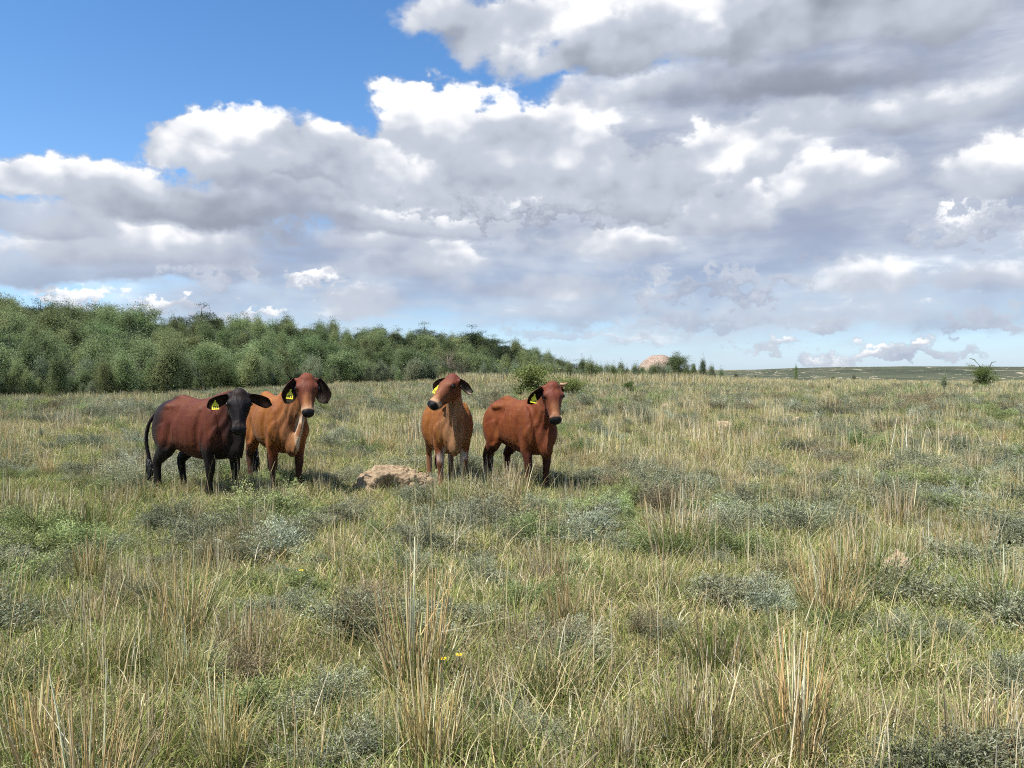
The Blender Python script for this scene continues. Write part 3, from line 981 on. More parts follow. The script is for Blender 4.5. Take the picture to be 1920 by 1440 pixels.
def build_cattle():
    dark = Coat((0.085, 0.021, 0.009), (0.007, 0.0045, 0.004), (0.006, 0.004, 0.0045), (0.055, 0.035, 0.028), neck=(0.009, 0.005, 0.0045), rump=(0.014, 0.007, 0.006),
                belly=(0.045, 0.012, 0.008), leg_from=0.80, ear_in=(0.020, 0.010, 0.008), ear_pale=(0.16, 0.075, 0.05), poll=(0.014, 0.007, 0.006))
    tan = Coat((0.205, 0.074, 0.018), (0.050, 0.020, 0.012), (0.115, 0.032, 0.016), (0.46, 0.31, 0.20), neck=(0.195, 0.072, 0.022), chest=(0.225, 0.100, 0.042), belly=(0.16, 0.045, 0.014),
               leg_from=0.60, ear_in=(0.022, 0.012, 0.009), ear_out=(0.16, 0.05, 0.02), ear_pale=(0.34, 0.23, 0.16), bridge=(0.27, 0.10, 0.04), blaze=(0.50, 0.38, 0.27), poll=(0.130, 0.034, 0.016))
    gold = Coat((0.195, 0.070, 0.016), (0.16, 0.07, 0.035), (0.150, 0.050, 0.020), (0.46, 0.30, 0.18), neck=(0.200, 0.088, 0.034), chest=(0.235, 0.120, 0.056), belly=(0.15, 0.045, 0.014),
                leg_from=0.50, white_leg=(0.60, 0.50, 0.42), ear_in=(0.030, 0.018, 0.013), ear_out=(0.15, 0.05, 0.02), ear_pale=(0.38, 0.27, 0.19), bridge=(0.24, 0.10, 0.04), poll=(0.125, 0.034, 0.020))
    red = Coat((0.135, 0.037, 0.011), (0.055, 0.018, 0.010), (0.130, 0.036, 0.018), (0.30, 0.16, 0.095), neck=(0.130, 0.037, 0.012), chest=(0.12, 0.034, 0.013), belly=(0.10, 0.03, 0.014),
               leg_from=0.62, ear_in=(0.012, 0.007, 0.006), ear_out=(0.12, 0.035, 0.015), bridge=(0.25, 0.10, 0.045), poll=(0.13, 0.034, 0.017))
    m = coat_mat('cattle coat', 0.0)
    mr = coat_mat('lean cattle coat', 0.0)
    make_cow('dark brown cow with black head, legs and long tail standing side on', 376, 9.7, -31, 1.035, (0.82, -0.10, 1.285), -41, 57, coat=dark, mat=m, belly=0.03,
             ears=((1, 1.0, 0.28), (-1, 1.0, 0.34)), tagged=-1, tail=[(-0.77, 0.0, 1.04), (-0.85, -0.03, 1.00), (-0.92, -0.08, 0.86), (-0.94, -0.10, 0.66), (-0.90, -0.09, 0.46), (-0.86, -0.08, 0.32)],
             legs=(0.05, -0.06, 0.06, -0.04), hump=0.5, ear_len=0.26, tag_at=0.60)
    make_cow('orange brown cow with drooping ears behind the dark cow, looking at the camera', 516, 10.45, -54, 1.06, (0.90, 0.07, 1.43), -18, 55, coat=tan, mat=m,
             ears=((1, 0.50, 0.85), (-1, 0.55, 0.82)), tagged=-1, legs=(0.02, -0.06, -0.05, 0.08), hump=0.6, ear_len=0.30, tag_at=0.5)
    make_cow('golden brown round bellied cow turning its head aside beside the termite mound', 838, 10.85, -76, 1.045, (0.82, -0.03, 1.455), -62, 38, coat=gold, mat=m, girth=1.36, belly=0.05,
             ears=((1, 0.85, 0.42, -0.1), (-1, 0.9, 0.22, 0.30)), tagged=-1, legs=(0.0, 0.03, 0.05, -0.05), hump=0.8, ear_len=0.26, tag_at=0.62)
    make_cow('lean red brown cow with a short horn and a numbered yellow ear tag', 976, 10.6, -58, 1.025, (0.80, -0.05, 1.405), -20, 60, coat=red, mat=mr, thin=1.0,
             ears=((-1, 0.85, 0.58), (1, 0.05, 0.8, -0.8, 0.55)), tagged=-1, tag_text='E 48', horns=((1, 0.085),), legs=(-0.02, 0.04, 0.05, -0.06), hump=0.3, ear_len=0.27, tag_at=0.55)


build_cattle()
# ------------------------------------------------------------------ grass, tussocks, shrubs
GRASS_MAT = foliage_mat('grass blades', 0.28, 0.018, 0.22)
STRAW_MAT = foliage_mat('dry straw', 0.16, 0.012, 0.16)
SHRUB_MAT = foliage_mat('grey green shrub leaf', 0.22, 0.02, 0.22)
TWIG_MAT = foliage_mat('twig bark', 0.0, 0.01, 0.2)

GREEN = np.array([(0.200, 0.245, 0.062), (0.260, 0.305, 0.090), (0.340, 0.365, 0.130), (0.150, 0.195, 0.065), (0.44, 0.43, 0.19)]) * 0.93
STRAW = np.array([(0.55, 0.45, 0.24), (0.65, 0.56, 0.34), (0.48, 0.37, 0.18), (0.74, 0.67, 0.48), (0.44, 0.36, 0.20)]) * 0.93
GREY = np.array([(0.235, 0.255, 0.160), (0.285, 0.305, 0.200), (0.180, 0.200, 0.122), (0.36, 0.375, 0.27), (0.26, 0.275, 0.145)]) * 0.93


def strips(rng, base, h, w, az, lean, curve, cols, seg=3, tip=0.15, kink=0.0):
    """curved tapering blades; every argument per blade"""
    n = len(base)
    t = np.linspace(0, 1, seg + 1)
    d = np.stack([np.cos(az), np.sin(az)], 1)
    turn = rng.uniform(0, math.pi, n)
    side = np.stack([np.cos(turn), np.sin(turn), np.zeros(n)], 1)
    verts, vc = [], []
    ph = lean[:, None] + curve[:, None] * t[None, :] ** 1.3
    if kink:
        ph = ph + rng.normal(0, kink, ph.shape)
    ds = (h / seg)[:, None]
    out = np.cumsum(np.concatenate([np.zeros((n, 1)), np.sin(ph[:, :-1]) * ds], 1), 1)
    up = np.cumsum(np.concatenate([np.zeros((n, 1)), np.cos(ph[:, :-1]) * ds], 1), 1)
    for k in range(seg + 1):
        c = base + np.concatenate([d * out[:, k:k + 1], up[:, k:k + 1]], 1)
        ww = (w * (1 - (1 - tip) * t[k] ** 1.5))[:, None] * 0.5
        verts += [c - side * ww, c + side * ww]
        vc += [cols, cols]
    v = np.stack(verts, 1)                      # n, 2(seg+1), 3
    m = 2 * (seg + 1)
    f = np.array([[2 * k, 2 * k + 1, 2 * k + 3, 2 * k + 2] for k in range(seg)])
    faces = (np.arange(n) * m)[:, None, None] + f[None]
    return v.reshape(-1, 3), faces.reshape(-1, 4), np.stack(vc, 1).reshape(-1, 3)


def stalks(rng, base, h, w, az, lean, curve, cols, seg=4, tip=0.4, kink=0.03):
    """three-sided stems, so that each has a lit and a shaded side"""
    n = len(base)
    t = np.linspace(0, 1, seg + 1)
    ph = lean[:, None] + curve[:, None] * t[None, :] ** 1.3 + rng.normal(0, kink, (n, seg + 1))
    ds = (h / seg)[:, None]
    out = np.cumsum(np.concatenate([np.zeros((n, 1)), np.sin(ph[:, :-1]) * ds], 1), 1)
    up = np.cumsum(np.concatenate([np.zeros((n, 1)), np.cos(ph[:, :-1]) * ds], 1), 1)
    d = np.stack([np.cos(az), np.sin(az)], 1)
    tw = rng.uniform(0, 6.283, n)
    v = np.zeros((n, 3 * (seg + 1), 3))
    for k in range(seg + 1):
        c = base + np.concatenate([d * out[:, k:k + 1], up[:, k:k + 1]], 1)
        ww = (w * (1 - (1 - tip) * t[k] ** 1.5)) * 0.5
        for q in range(3):
            a = tw + q * 2.0944
            v[:, 3 * k + q] = c + np.stack([np.cos(a) * ww, np.sin(a) * ww, np.zeros(n)], 1)
    f = np.array([[3 * k + q, 3 * k + (q + 1) % 3, 3 * k + 3 + (q + 1) % 3, 3 * k + 3 + q] for k in range(seg) for q in range(3)])
    m = 3 * (seg + 1)
    faces = (np.arange(n) * m)[:, None, None] + f[None]
    return v.reshape(-1, 3), faces.reshape(-1, 4), np.repeat(cols, m, 0)


def merge(parts):
    vs, fs, cs, o = [], [], [], 0
    for v, f, c in parts:
        vs.append(v); fs.append(f + o); cs.append(c)
        o += len(v)
    return np.vstack(vs), np.vstack(fs), np.vstack(cs)


def pick(rng, pal, n, jit=0.12):
    return pal[rng.integers(0, len(pal), n)] * (1 + rng.normal(0, jit, (n, 1)))


def disc(rng, n, rad, power=0.5):
    a, r = rng.uniform(0, 2 * math.pi, n), rad * rng.uniform(0, 1, n) ** power
    return np.stack([np.cos(a) * r, np.sin(a) * r, np.zeros(n)], 1), a


def grass_patch(seed, n, rad, h, w, straw, droop=1.0):
    """tangled turf: short curving blades, green with dead ones between"""
    rng = np.random.default_rng(seed)
    b, a = disc(rng, n, rad)
    b[:, 2] -= 0.01
    dead = rng.uniform(0, 1, n) < straw
    col = np.where(dead[:, None], pick(rng, STRAW, n), pick(rng, GREEN, n))
    hh = h * rng.uniform(0.5, 1.25, n)
    return strips(rng, b, hh, w * rng.uniform(0.7, 1.4, n), rng.uniform(0, 6.283, n), np.abs(rng.normal(0.30, 0.40, n)),
                  rng.uniform(0.2, 1.6, n) * droop, np.clip(col, 0.02, 0.75), 3)


def stalk_patch(seed, n, rad, h, w, green=0.15):
    """thin upright dry stalks"""
    rng = np.random.default_rng(seed)
    b, a = disc(rng, n, rad)
    col = pick(rng, STRAW, n)
    g = rng.uniform(0, 1, n) < green
    col[g] = pick(rng, GREEN, int(g.sum()))
    return strips(rng, b, h * rng.uniform(0.45, 1.2, n), w * rng.uniform(0.7, 1.3, n), rng.uniform(0, 6.283, n),
                  np.abs(rng.normal(0.08, 0.16, n)), rng.normal(0.1, 0.3, n), np.clip(col, 0.02, 0.75), 3, 0.35, 0.05)


def tussock(seed, h=0.7, nst=70, ngr=150, rad=0.11, wst=0.007, gold=1.0, gk=0.95):
    """returns dry stalks and green blades of one bunch of grass"""
    rng = np.random.default_rng(seed)
    b, a = disc(rng, nst, rad, 0.6)
    rr = np.hypot(b[:, 0], b[:, 1]) / rad
    hs = h * rng.uniform(0.35, 1.0, nst) * (1 - 0.25 * rr)
    st = stalks(rng, b, hs, wst * rng.uniform(0.5, 1.3, nst), a + rng.normal(0, 0.5, nst), 0.02 + 0.17 * rr + rng.normal(0, 0.05, nst),
                rng.normal(0.05, 0.10, nst), np.clip(pick(rng, STRAW * gold, nst, 0.16), 0.03, 0.80), 4, 0.45, 0.03)
    nb = max(4, nst // 9)                                   # broken and leaning stalks
    b2, a2 = disc(rng, nb, rad)
    b2[:, 2] = rng.uniform(0.05, 0.4, nb) * h
    br = stalks(rng, b2, h * rng.uniform(0.2, 0.55, nb), np.full(nb, wst * 0.6), a2, rng.uniform(0.4, 1.4, nb), rng.uniform(-0.1, 0.2, nb),
                np.clip(pick(rng, STRAW, nb), 0.03, 0.75), 3, 0.4)
    b3, a3 = disc(rng, ngr, rad * 1.15, 0.6)
    r3 = np.hypot(b3[:, 0], b3[:, 1]) / (rad * 1.15)
    col = pick(rng, GREEN * gk, ngr)
    dd = rng.uniform(0, 1, ngr) < 0.35
    col[dd] = pick(rng, STRAW * 0.75, int(dd.sum()))
    gr = strips(rng, b3, h * rng.uniform(0.3, 0.72, ngr), wst * 0.6 * rng.uniform(0.6, 1.2, ngr), a3 + rng.normal(0, 0.6, ngr),
                0.06 + 0.32 * r3 + rng.normal(0, 0.08, ngr), rng.uniform(0.1, 0.9, ngr), np.clip(col, 0.02, 0.7), 4, 0.12)
    return merge([st, br]), gr


def shrub(seed, rad=0.34, h=0.36, nb=44, per=60, leaf=0.013, wl=0.0040, pal=GREY, up=0.5):
    """cushion of fine needle-leaved twigs; returns foliage and stems"""
    rng = np.random.default_rng(seed)
    nl = 3 + seed % 3
    nl += 2
    lob = np.stack([rng.uniform(-0.85, 0.85, nl) * rad, rng.uniform(-0.6, 0.6, nl) * rad, rng.uniform(0.35, 1.0, nl) * h], 1)
    fol, stem = [], []
    for k in range(nb):
        c = lob[k % nl]
        a = rng.uniform(0, 6.283)
        el = rng.uniform(-0.25, 1.15)
        tip = np.array([c[0] + math.cos(a) * rad * 0.62 * (1 - 0.5 * el), c[1] + math.sin(a) * rad * 0.62 * (1 - 0.5 * el), max(0.05, c[2] * (0.55 + 0.5 * el))])
        tip *= rng.uniform(0.72, 1.22)
        root = np.array([rng.normal(0, 0.04), rng.normal(0, 0.04), 0.0])
        mid = root * 0.45 + tip * 0.55 + np.array([0, 0, 0.05])
        tone = rng.uniform(0.75, 1.25)
        tt = rng.uniform(0.35, 1.05, per)
        p = (root * (1 - tt[:, None]) ** 2 + 2 * mid * (tt * (1 - tt))[:, None] + tip * (tt ** 2)[:, None])
        p += rng.normal(0, 0.024, (per, 3))
        d = (tip - mid) / np.linalg.norm(tip - mid)
        dv = d[None] * 0.9 + rng.normal(0, 0.65, (per, 3)) + np.array([0, 0, up])
        dv /= np.linalg.norm(dv, axis=1, keepdims=True)
        sd = np.cross(dv, rng.normal(0, 1, (per, 3)))
        sd /= np.linalg.norm(sd, axis=1, keepdims=True)
        L = leaf * rng.uniform(0.7, 1.8, per)[:, None]
        w = wl * rng.uniform(0.7, 1.3, per)[:, None]
        q = np.stack([p - sd * w * 0.5, p + sd * w * 0.5, p + dv * L + sd * w * 0.5, p + dv * L - sd * w * 0.5], 1)
        col = np.clip(pick(rng, pal, per, 0.14) * tone, 0.02, 0.6)
        fol.append((q.reshape(-1, 3), np.arange(per * 4).reshape(-1, 4), np.repeat(col, 4, 0)))
        pts = np.array([root, mid * 0.75 + root * 0.25, mid, tip])
        ww = np.array([0.007, 0.005, 0.004, 0.002])
        for s_ in (np.array([1.0, 0.2, 0]), np.array([-0.2, 1.0, 0.1])):
            vv = np.stack([pts - s_ * ww[:, None] * 0.5, pts + s_ * ww[:, None] * 0.5], 1).reshape(-1, 3)
            ff = np.array([[0, 1, 3, 2], [2, 3, 5, 4], [4, 5, 7, 6]])
            stem.append((vv, ff, np.tile([(0.15, 0.115, 0.085)], (8, 1))))
    return merge(fol), merge(stem)


def to_mesh(name, part, mat):
    return mesh_np(name, part[0], [part[1]], part[2], mat)


def instancer(name, pts, rz, scl, idx, protos, label, cat):
    """one object that scatters the prototype meshes over the given points"""
    col = bpy.data.collections.new(name + ' prototypes')
    for i, me in enumerate(protos):
        col.objects.link(bpy.data.objects.new('%s_%02d' % (name, i), me))
    me = bpy.data.meshes.new(name)
    me.vertices.add(len(pts))
    me.vertices.foreach_set('co', np.asarray(pts, np.float32).ravel())
    r = np.zeros((len(pts), 3), np.float32)
    r[:, 2] = rz
    a = me.attributes.new('rot', 'FLOAT_VECTOR', 'POINT'); a.data.foreach_set('vector', r.ravel())
    a = me.attributes.new('scl', 'FLOAT', 'POINT'); a.data.foreach_set('value', np.asarray(scl, np.float32))
    a = me.attributes.new('idx', 'INT', 'POINT'); a.data.foreach_set('value', np.asarray(idx, np.int32))
    o = link(bpy.data.objects.new(name, me))
    ng = bpy.data.node_groups.new(name, 'GeometryNodeTree')
    ng.interface.new_socket('Geometry', in_out='INPUT', socket_type='NodeSocketGeometry')
    ng.interface.new_socket('Geometry', in_out='OUTPUT', socket_type='NodeSocketGeometry')
    gi, go = ng.nodes.new('NodeGroupInput'), ng.nodes.new('NodeGroupOutput')
    ci = ng.nodes.new('GeometryNodeCollectionInfo')
    ci.inputs['Collection'].default_value = col
    ci.inputs['Separate Children'].default_value = True
    ci.inputs['Reset Children'].default_value = True
    ip = ng.nodes.new('GeometryNodeInstanceOnPoints')
    ip.inputs['Pick Instance'].default_value = True

    def attr(n, t):
        x = ng.nodes.new('GeometryNodeInputNamedAttribute')
        x.data_type = t
        x.inputs['Name'].default_value = n
        return x.outputs['Attribute']
    ng.links.new(gi.outputs[0], ip.inputs['Points'])
    ng.links.new(ci.outputs[0], ip.inputs['Instance'])
    ng.links.new(attr('idx', 'INT'), ip.inputs['Instance Index'])
    ng.links.new(attr('rot', 'FLOAT_VECTOR'), ip.inputs['Rotation'])
    ng.links.new(attr('scl', 'FLOAT'), ip.inputs['Scale'])
    ng.links.new(ip.outputs[0], go.inputs[0])
    md = o.modifiers.new('scatter', 'NODES')
    md.node_group = ng
    tag(o, label, cat, kind='stuff')
    return o


def scatter(rng, d0, d1, per_m2, half=0.86, margin=2.5):
    """random points of the field between two distances, a little wider than the view"""
    n = int(per_m2 * (d1 - d0) * 2 * (half * (d0 + d1) / 2 + margin))
    y = np.sqrt(rng.uniform(d0 ** 2, d1 ** 2, n)) if d0 > 6 else rng.uniform(d0, d1, n)
    w = half * y + margin
    x = rng.uniform(-1, 1, n) * w
    return x, y


def in_field(x, y):
    """true where open field, false inside the wood"""
    s = x / np.maximum(y, 1)
    return (y < np.interp(s, _S, _FRONT) + 1.0)


def build_grass():
    rng = np.random.default_rng(11)
    near, mid, far = [], [], []
    for i in range(9):
        near.append(to_mesh('grass', grass_patch(100 + i, 300, 0.26, 0.11 + 0.03 * (i % 3), 0.0052, (0.18, 0.32, 0.56)[i // 3], 1.5), GRASS_MAT))
    for i in range(3):
        near.append(to_mesh('grass', stalk_patch(130 + i, 26, 0.30, 0.42, 0.0038), STRAW_MAT))
    for i in range(3):
        near.append(to_mesh('grass', grass_patch(140 + i, 60, 0.35, 0.30, 0.0038, 0.85, 0.9), STRAW_MAT))
    for i in range(9):
        mid.append(to_mesh('grass', grass_patch(200 + i, 240, 0.40, 0.14 + 0.03 * (i % 3), 0.009, (0.22, 0.42, 0.66)[i // 3], 1.3), GRASS_MAT))
    for i in range(3):
        mid.append(to_mesh('grass', stalk_patch(230 + i, 60, 0.36, 0.46, 0.007), STRAW_MAT))
    for i in range(3):
        mid.append(to_mesh('grass', stalk_patch(240 + i, 90, 0.30, 0.36, 0.008, 0.35), STRAW_MAT))
    for i in range(9):
        far.append(to_mesh('grass', grass_patch(300 + i, 300, 0.95, 0.24, 0.024, (0.35, 0.50, 0.70)[i // 3], 0.9), GRASS_MAT))
    for i in range(6):
        far.append(to_mesh('grass', stalk_patch(330 + i, 120, 0.75, 0.48, 0.016, 0.25), STRAW_MAT))
    protos = near + mid + far
    P, RZ, S, I = [], [], [], []
    for base, d0, d1, dens in ((0, 1.6, 5, 21), (0, 5, 14, 16), (15, 13, 45, 6.0), (30, 43, 150, 1.5)):
        x, y = scatter(rng, d0, d1, dens)
        k = in_field(x, y)
        x, y = x[k], y[k]
        dry = 0.5 + 0.5 * fnoise(x, y, 5.0, 3, 0.55) + rng.normal(0, 0.22, len(x))
        dry = dry + 0.16 * smooth01(8, 14, y) + 0.12 * smooth01(20, 60, y) - 0.10
        lev = np.digitize(dry, [0.42, 0.78])
        idx = lev * 3 + rng.integers(0, 3, len(x))
        st = (rng.uniform(0, 1, len(x)) < (0.03 + (0.12 + 0.16 * (y > 9)) * (dry > 0.62)))
        idx = np.where(st, 9 + rng.integers(0, 6, len(x)), idx)
        P.append(np.stack([x, y, ground(x, y) - 0.015], 1)); RZ.append(rng.uniform(0, 6.283, len(x)))
        S.append(rng.uniform(0.7, 1.25, len(x)) * (1.08 + 0.32 * fnoise(x, y, 6.5, 2, 1.9))); I.append(base + idx)
    # rank dry grass in the scrub right of the wood
    n = 620
    px, d = rng.uniform(840, 1480, n), rng.uniform(82, 116, n)
    x = (px - 960) / F * d
    P.append(np.stack([x, d, ground(x, d)], 1)); RZ.append(rng.uniform(0, 6.283, n))
    S.append(rng.uniform(1.2, 3.0, n) * (1 - 0.45 * smooth01(1250, 1450, px))); I.append(30 + 9 + rng.integers(0, 6, n))
    instancer('grass', np.vstack(P), np.concatenate(RZ), np.concatenate(S), np.concatenate(I), protos,
              'tangled green and straw coloured grass covering the field', 'grass')


build_grass()
# ------------------------------------------------------------------ bunches of straw grass and grey shrubs, one object each
def place(name, kids, loc, rz, sc, label, cat, group=None):
    o = empty(name, loc, rz, sc)
    for kn, me in kids:
        link(bpy.data.objects.new(kn, me), o)
    tag(o, label, cat, group)
    return o


BROWN = GREY * np.array([1.05, 0.86, 0.80])
BLUE = GREY * np.array([1.20, 1.22, 1.35])
OLIVE = GREY * np.array([0.92, 1.04, 0.68])

TUSS = []      # (kind, parts)
for i in range(5):
    TUSS.append(('tall', tussock(400 + i, 0.74, 64, 230, 0.13, 0.0090, np.array([1.30, 1.20, 1.02]))))
for i in range(5):
    TUSS.append(('straw', tussock(410 + i, 0.50, 95, 130, 0.17, 0.0070)))
for i in range(5):
    TUSS.append(('green', tussock(420 + i, 0.52, 30, 420, 0.17, 0.0075, 1.0, np.array([0.62, 0.72, 0.55]))))
for i in range(3):
    TUSS.append(('loose', tussock(430 + i, 0.66, 24, 60, 0.20, 0.0085, 1.1)))
TUSS_M = [(k, [('dry_stalks', to_mesh('dry_stalks', p[0], STRAW_MAT)), ('green_blades', to_mesh('green_blades', p[1], GRASS_MAT))]) for k, p in TUSS]
TUSS_LABEL = {
    'tall': ('tall upright bunch of golden broken straw stalks with green blades at its foot', 'tall golden straw bunches'),
    'straw': ('dense straw coloured grass bunch of medium height in the field', 'medium straw bunches'),
    'green': ('green leafy grass bunch with few dry stalks in the field', 'green grass bunches'),
    'loose': ('loose sparse bunch of single straw stalks in the field', 'sparse straw bunches')}

SHR = []
for i in range(5):
    SHR.append(('grey', shrub(500 + i, 0.36, 0.34, 80, 150, 0.013, 0.0042, GREY)))
for i in range(3):
    SHR.append(('brown', shrub(510 + i, 0.36, 0.38, 80, 100, 0.014, 0.0038, BROWN)))
for i in range(3):
    SHR.append(('silver', shrub(520 + i, 0.32, 0.32, 80, 140, 0.014, 0.0044, BLUE)))
for i in range(3):
    SHR.append(('olive', shrub(530 + i, 0.34, 0.36, 80, 150, 0.014, 0.0040, OLIVE)))
SHR_M = [(k, [('foliage', to_mesh('foliage', p[0], SHRUB_MAT)), ('stems', to_mesh('stems', p[1], TWIG_MAT))]) for k, p in SHR]
SHR_LABEL = {
    'grey': ('low grey green needle leaved shrub in the grass', 'grey green shrubs'),
    'brown': ('low brownish grey twiggy shrub in the grass', 'brownish shrubs'),
    'silver': ('low silvery blue grey shrub in the grass', 'silvery shrubs'),
    'olive': ('low olive green feathery shrub in the grass', 'olive shrubs')}


def kinds(table, kind):
    return [i for i, (k, _) in enumerate(table) if k == kind]


# bunches and shrubs that can be made out singly in the photograph: column, row of the foot, height in px, kind
T_SPOTS = [(775, 1300, 335, 'tall'), (805, 1425, 260, 'tall'), (340, 1215, 250, 'tall'), (345, 1300, 190, 'tall'), (415, 1432, 230, 'tall'),
           (55, 1436, 230, 'tall'), (130, 1420, 190, 'loose'), (1490, 1420, 300, 'tall'), (1515, 1395, 200, 'tall'), (960, 1215, 210, 'loose'),
           (1060, 1180, 140, 'tall'), (1040, 1300, 150, 'green'), (1625, 1110, 150, 'green'), (1580, 1100, 140, 'tall'), (1275, 1040, 120, 'green'),
           (1265, 1020, 140, 'straw'), (1470, 975, 90, 'green'), (1300, 960, 90, 'straw'), (170, 1000, 90, 'green'), (110, 985, 100, 'straw'),
           (40, 1010, 110, 'straw'), (20, 960, 90, 'straw'), (840, 965, 90, 'green'), (870, 955, 80, 'green'), (950, 955, 110, 'straw'),
           (1070, 960, 80, 'straw'), (480, 1010, 90, 'green'), (330, 990, 90, 'green'), (560, 1440, 210, 'loose'), (270, 1420, 240, 'loose'),
           (1290, 1400, 200, 'straw'), (1330, 1425, 170, 'green'), (1160, 1440, 160, 'straw'), (1650, 1400, 180, 'loose'), (1850, 1430, 200, 'straw'),
           (1760, 1060, 120, 'straw'), (1880, 1150, 140, 'green'), (1720, 1280, 170, 'loose'), (1180, 1380, 150, 'loose'), (620, 1250, 140, 'loose'),
           (160, 1190, 130, 'straw'), (120, 1150, 120, 'loose'), (1490, 1250, 190, 'loose'), (1690, 985, 110, 'straw'), (1520, 950, 90, 'straw'),
           (1610, 930, 80, 'straw'), (1380, 940, 70, 'straw'), (1000, 890, 50, 'straw'), (520, 960, 70, 'straw'), (600, 930, 60, 'straw'), (220, 960, 80, 'straw'), (1260, 890, 60, 'straw'), (1830, 885, 60, 'straw'),
           (350, 935, 55, 'straw'), (375, 930, 50, 'loose'), (405, 940, 60, 'straw'), (455, 940, 80, 'tall'), (478, 935, 70, 'straw'),
           (265, 945, 60, 'green'), (925, 925, 60, 'straw'), (945, 925, 75, 'straw'), (965, 935, 60, 'loose'),
           (870, 925, 40, 'green'), (650, 960, 45, 'green'), (680, 965, 45, 'straw'),
           (1340, 1250, 130, 'green'), (700, 1400, 130, 'green'), (940, 1420, 110, 'green')]
S_SPOTS = [(430, 985, 62, 'silver'), (425, 935, 34, 'silver'), (145, 1050, 60, 'grey'), (560, 1010, 40, 'grey'), (960, 985, 85, 'brown'), (1010, 975, 60, 'grey'),
           (1150, 1030, 50, 'grey'), (1060, 1240, 100, 'grey'), (1020, 1235, 80, 'brown'), (370, 1270, 75, 'grey'), (480, 1330, 100, 'olive'), (440, 1280, 70, 'brown'),
           (1450, 1150, 80, 'silver'), (1480, 1090, 60, 'brown'), (1850, 1080, 90, 'grey'), (1280, 930, 60, 'grey'), (1230, 925, 55, 'grey'), (1340, 925, 50, 'grey'),
           (1600, 985, 60, 'grey'), (1690, 960, 60, 'grey'), (1240, 1000, 40, 'brown'), (800, 950, 55, 'grey'), (790, 975, 34, 'grey'),
           (600, 1120, 60, 'olive'), (640, 1060, 45, 'grey'), (240, 1130, 60, 'grey'), (60, 1180, 70, 'grey'), (150, 1440, 60, 'silver'), (620, 1330, 90, 'grey'),
           (850, 1160, 60, 'grey'), (1200, 1190, 60, 'brown'), (1240, 1200, 50, 'grey'), (1400, 1200, 60, 'olive'), (1680, 1200, 70, 'grey'), (1890, 1290, 80, 'grey'),
           (1560, 1180, 60, 'olive'), (20, 1300, 80, 'grey'), (640, 1430, 80, 'silver'), (1000, 1390, 60, 'grey'), (1400, 1330, 60, 'brown'), (1780, 1200, 60, 'grey'),
           (1660, 1370, 50, 'brown'), (930, 1330, 60, 'olive'), (300, 1060, 40, 'grey'), (430, 1120, 60, 'olive'), (540, 1080, 40, 'silver'), (700, 1150, 60, 'brown'),
           (880, 1060, 40, 'grey'), (1350, 1060, 40, 'grey'), (1550, 870, 40, 'grey'), (1800, 950, 45, 'silver'), (1430, 890, 40, 'brown'), (1110, 905, 45, 'grey')]

KEEP_OUT = [(spot(x, y), r) for x, y, r in ((725, 925, 0.55), (725, 955, 0.5), (725, 985, 0.4), (1688, 1085, 0.20), (300, 945, 0.75), (410, 950, 0.8), (535, 945, 0.8), (838, 930, 0.7), (1000, 945, 0.8), (1040, 930, 0.5))]


def clear(x, y, pad=0.0):
    for (cx, cy), r in KEEP_OUT:
        if (x - cx) ** 2 + (y - cy) ** 2 < (r + pad) ** 2:
            return False
    return True


LANDMARKS = [(spot(372, 925), 'the dark brown cow'), (spot(530, 905), 'the orange brown cow'), (spot(838, 900), 'the golden brown cow'), (spot(985, 905), 'the lean red cow'),
             (spot(724, 920), 'the termite mound'), (spot(1688, 1084), 'the small earth mound'), (((830 - 960) / F * 3.75, 3.75), 'the yellow daisy pair'),
             (((563 - 960) / F * 5.5, 5.5), 'the lone yellow flower'), (spot(1357, 810), 'the rounded sandy stone'), (spot(775, 1300), 'the tallest straw bunch'),
             (spot(430, 985), 'the brightest silvery shrub')]
LOOK = {'tall': 'upright golden straw bunch', 'straw': 'dense straw coloured grass bunch', 'green': 'green leafy grass bunch',
        'loose': 'sparse bunch of single straw stalks', 'grey': 'grey green fine leaved shrub', 'brown': 'brownish grey twiggy shrub', 'silver': 'silvery grey shrub', 'olive': 'olive green feathery shrub'}


def describe(kind, s, x, y):
    size = 'small' if s < 0.62 else ('middling' if s < 0.88 else ('large' if s < 1.15 else 'huge'))
    best = min(LANDMARKS, key=lambda l: (l[0][0] - x) ** 2 + (l[0][1] - y) ** 2)
    dist = math.hypot(best[0][0] - x, best[0][1] - y)
    where = 'touching' if dist < 0.45 else ('close beside' if dist < 1.0 else ('a step from' if dist < 1.8 else ('a few steps from' if dist < 3.5 else ('some way from' if dist < 6.5 else 'far from'))))
    return '%s %s %s %s' % (size, LOOK[kind], where, best[1])


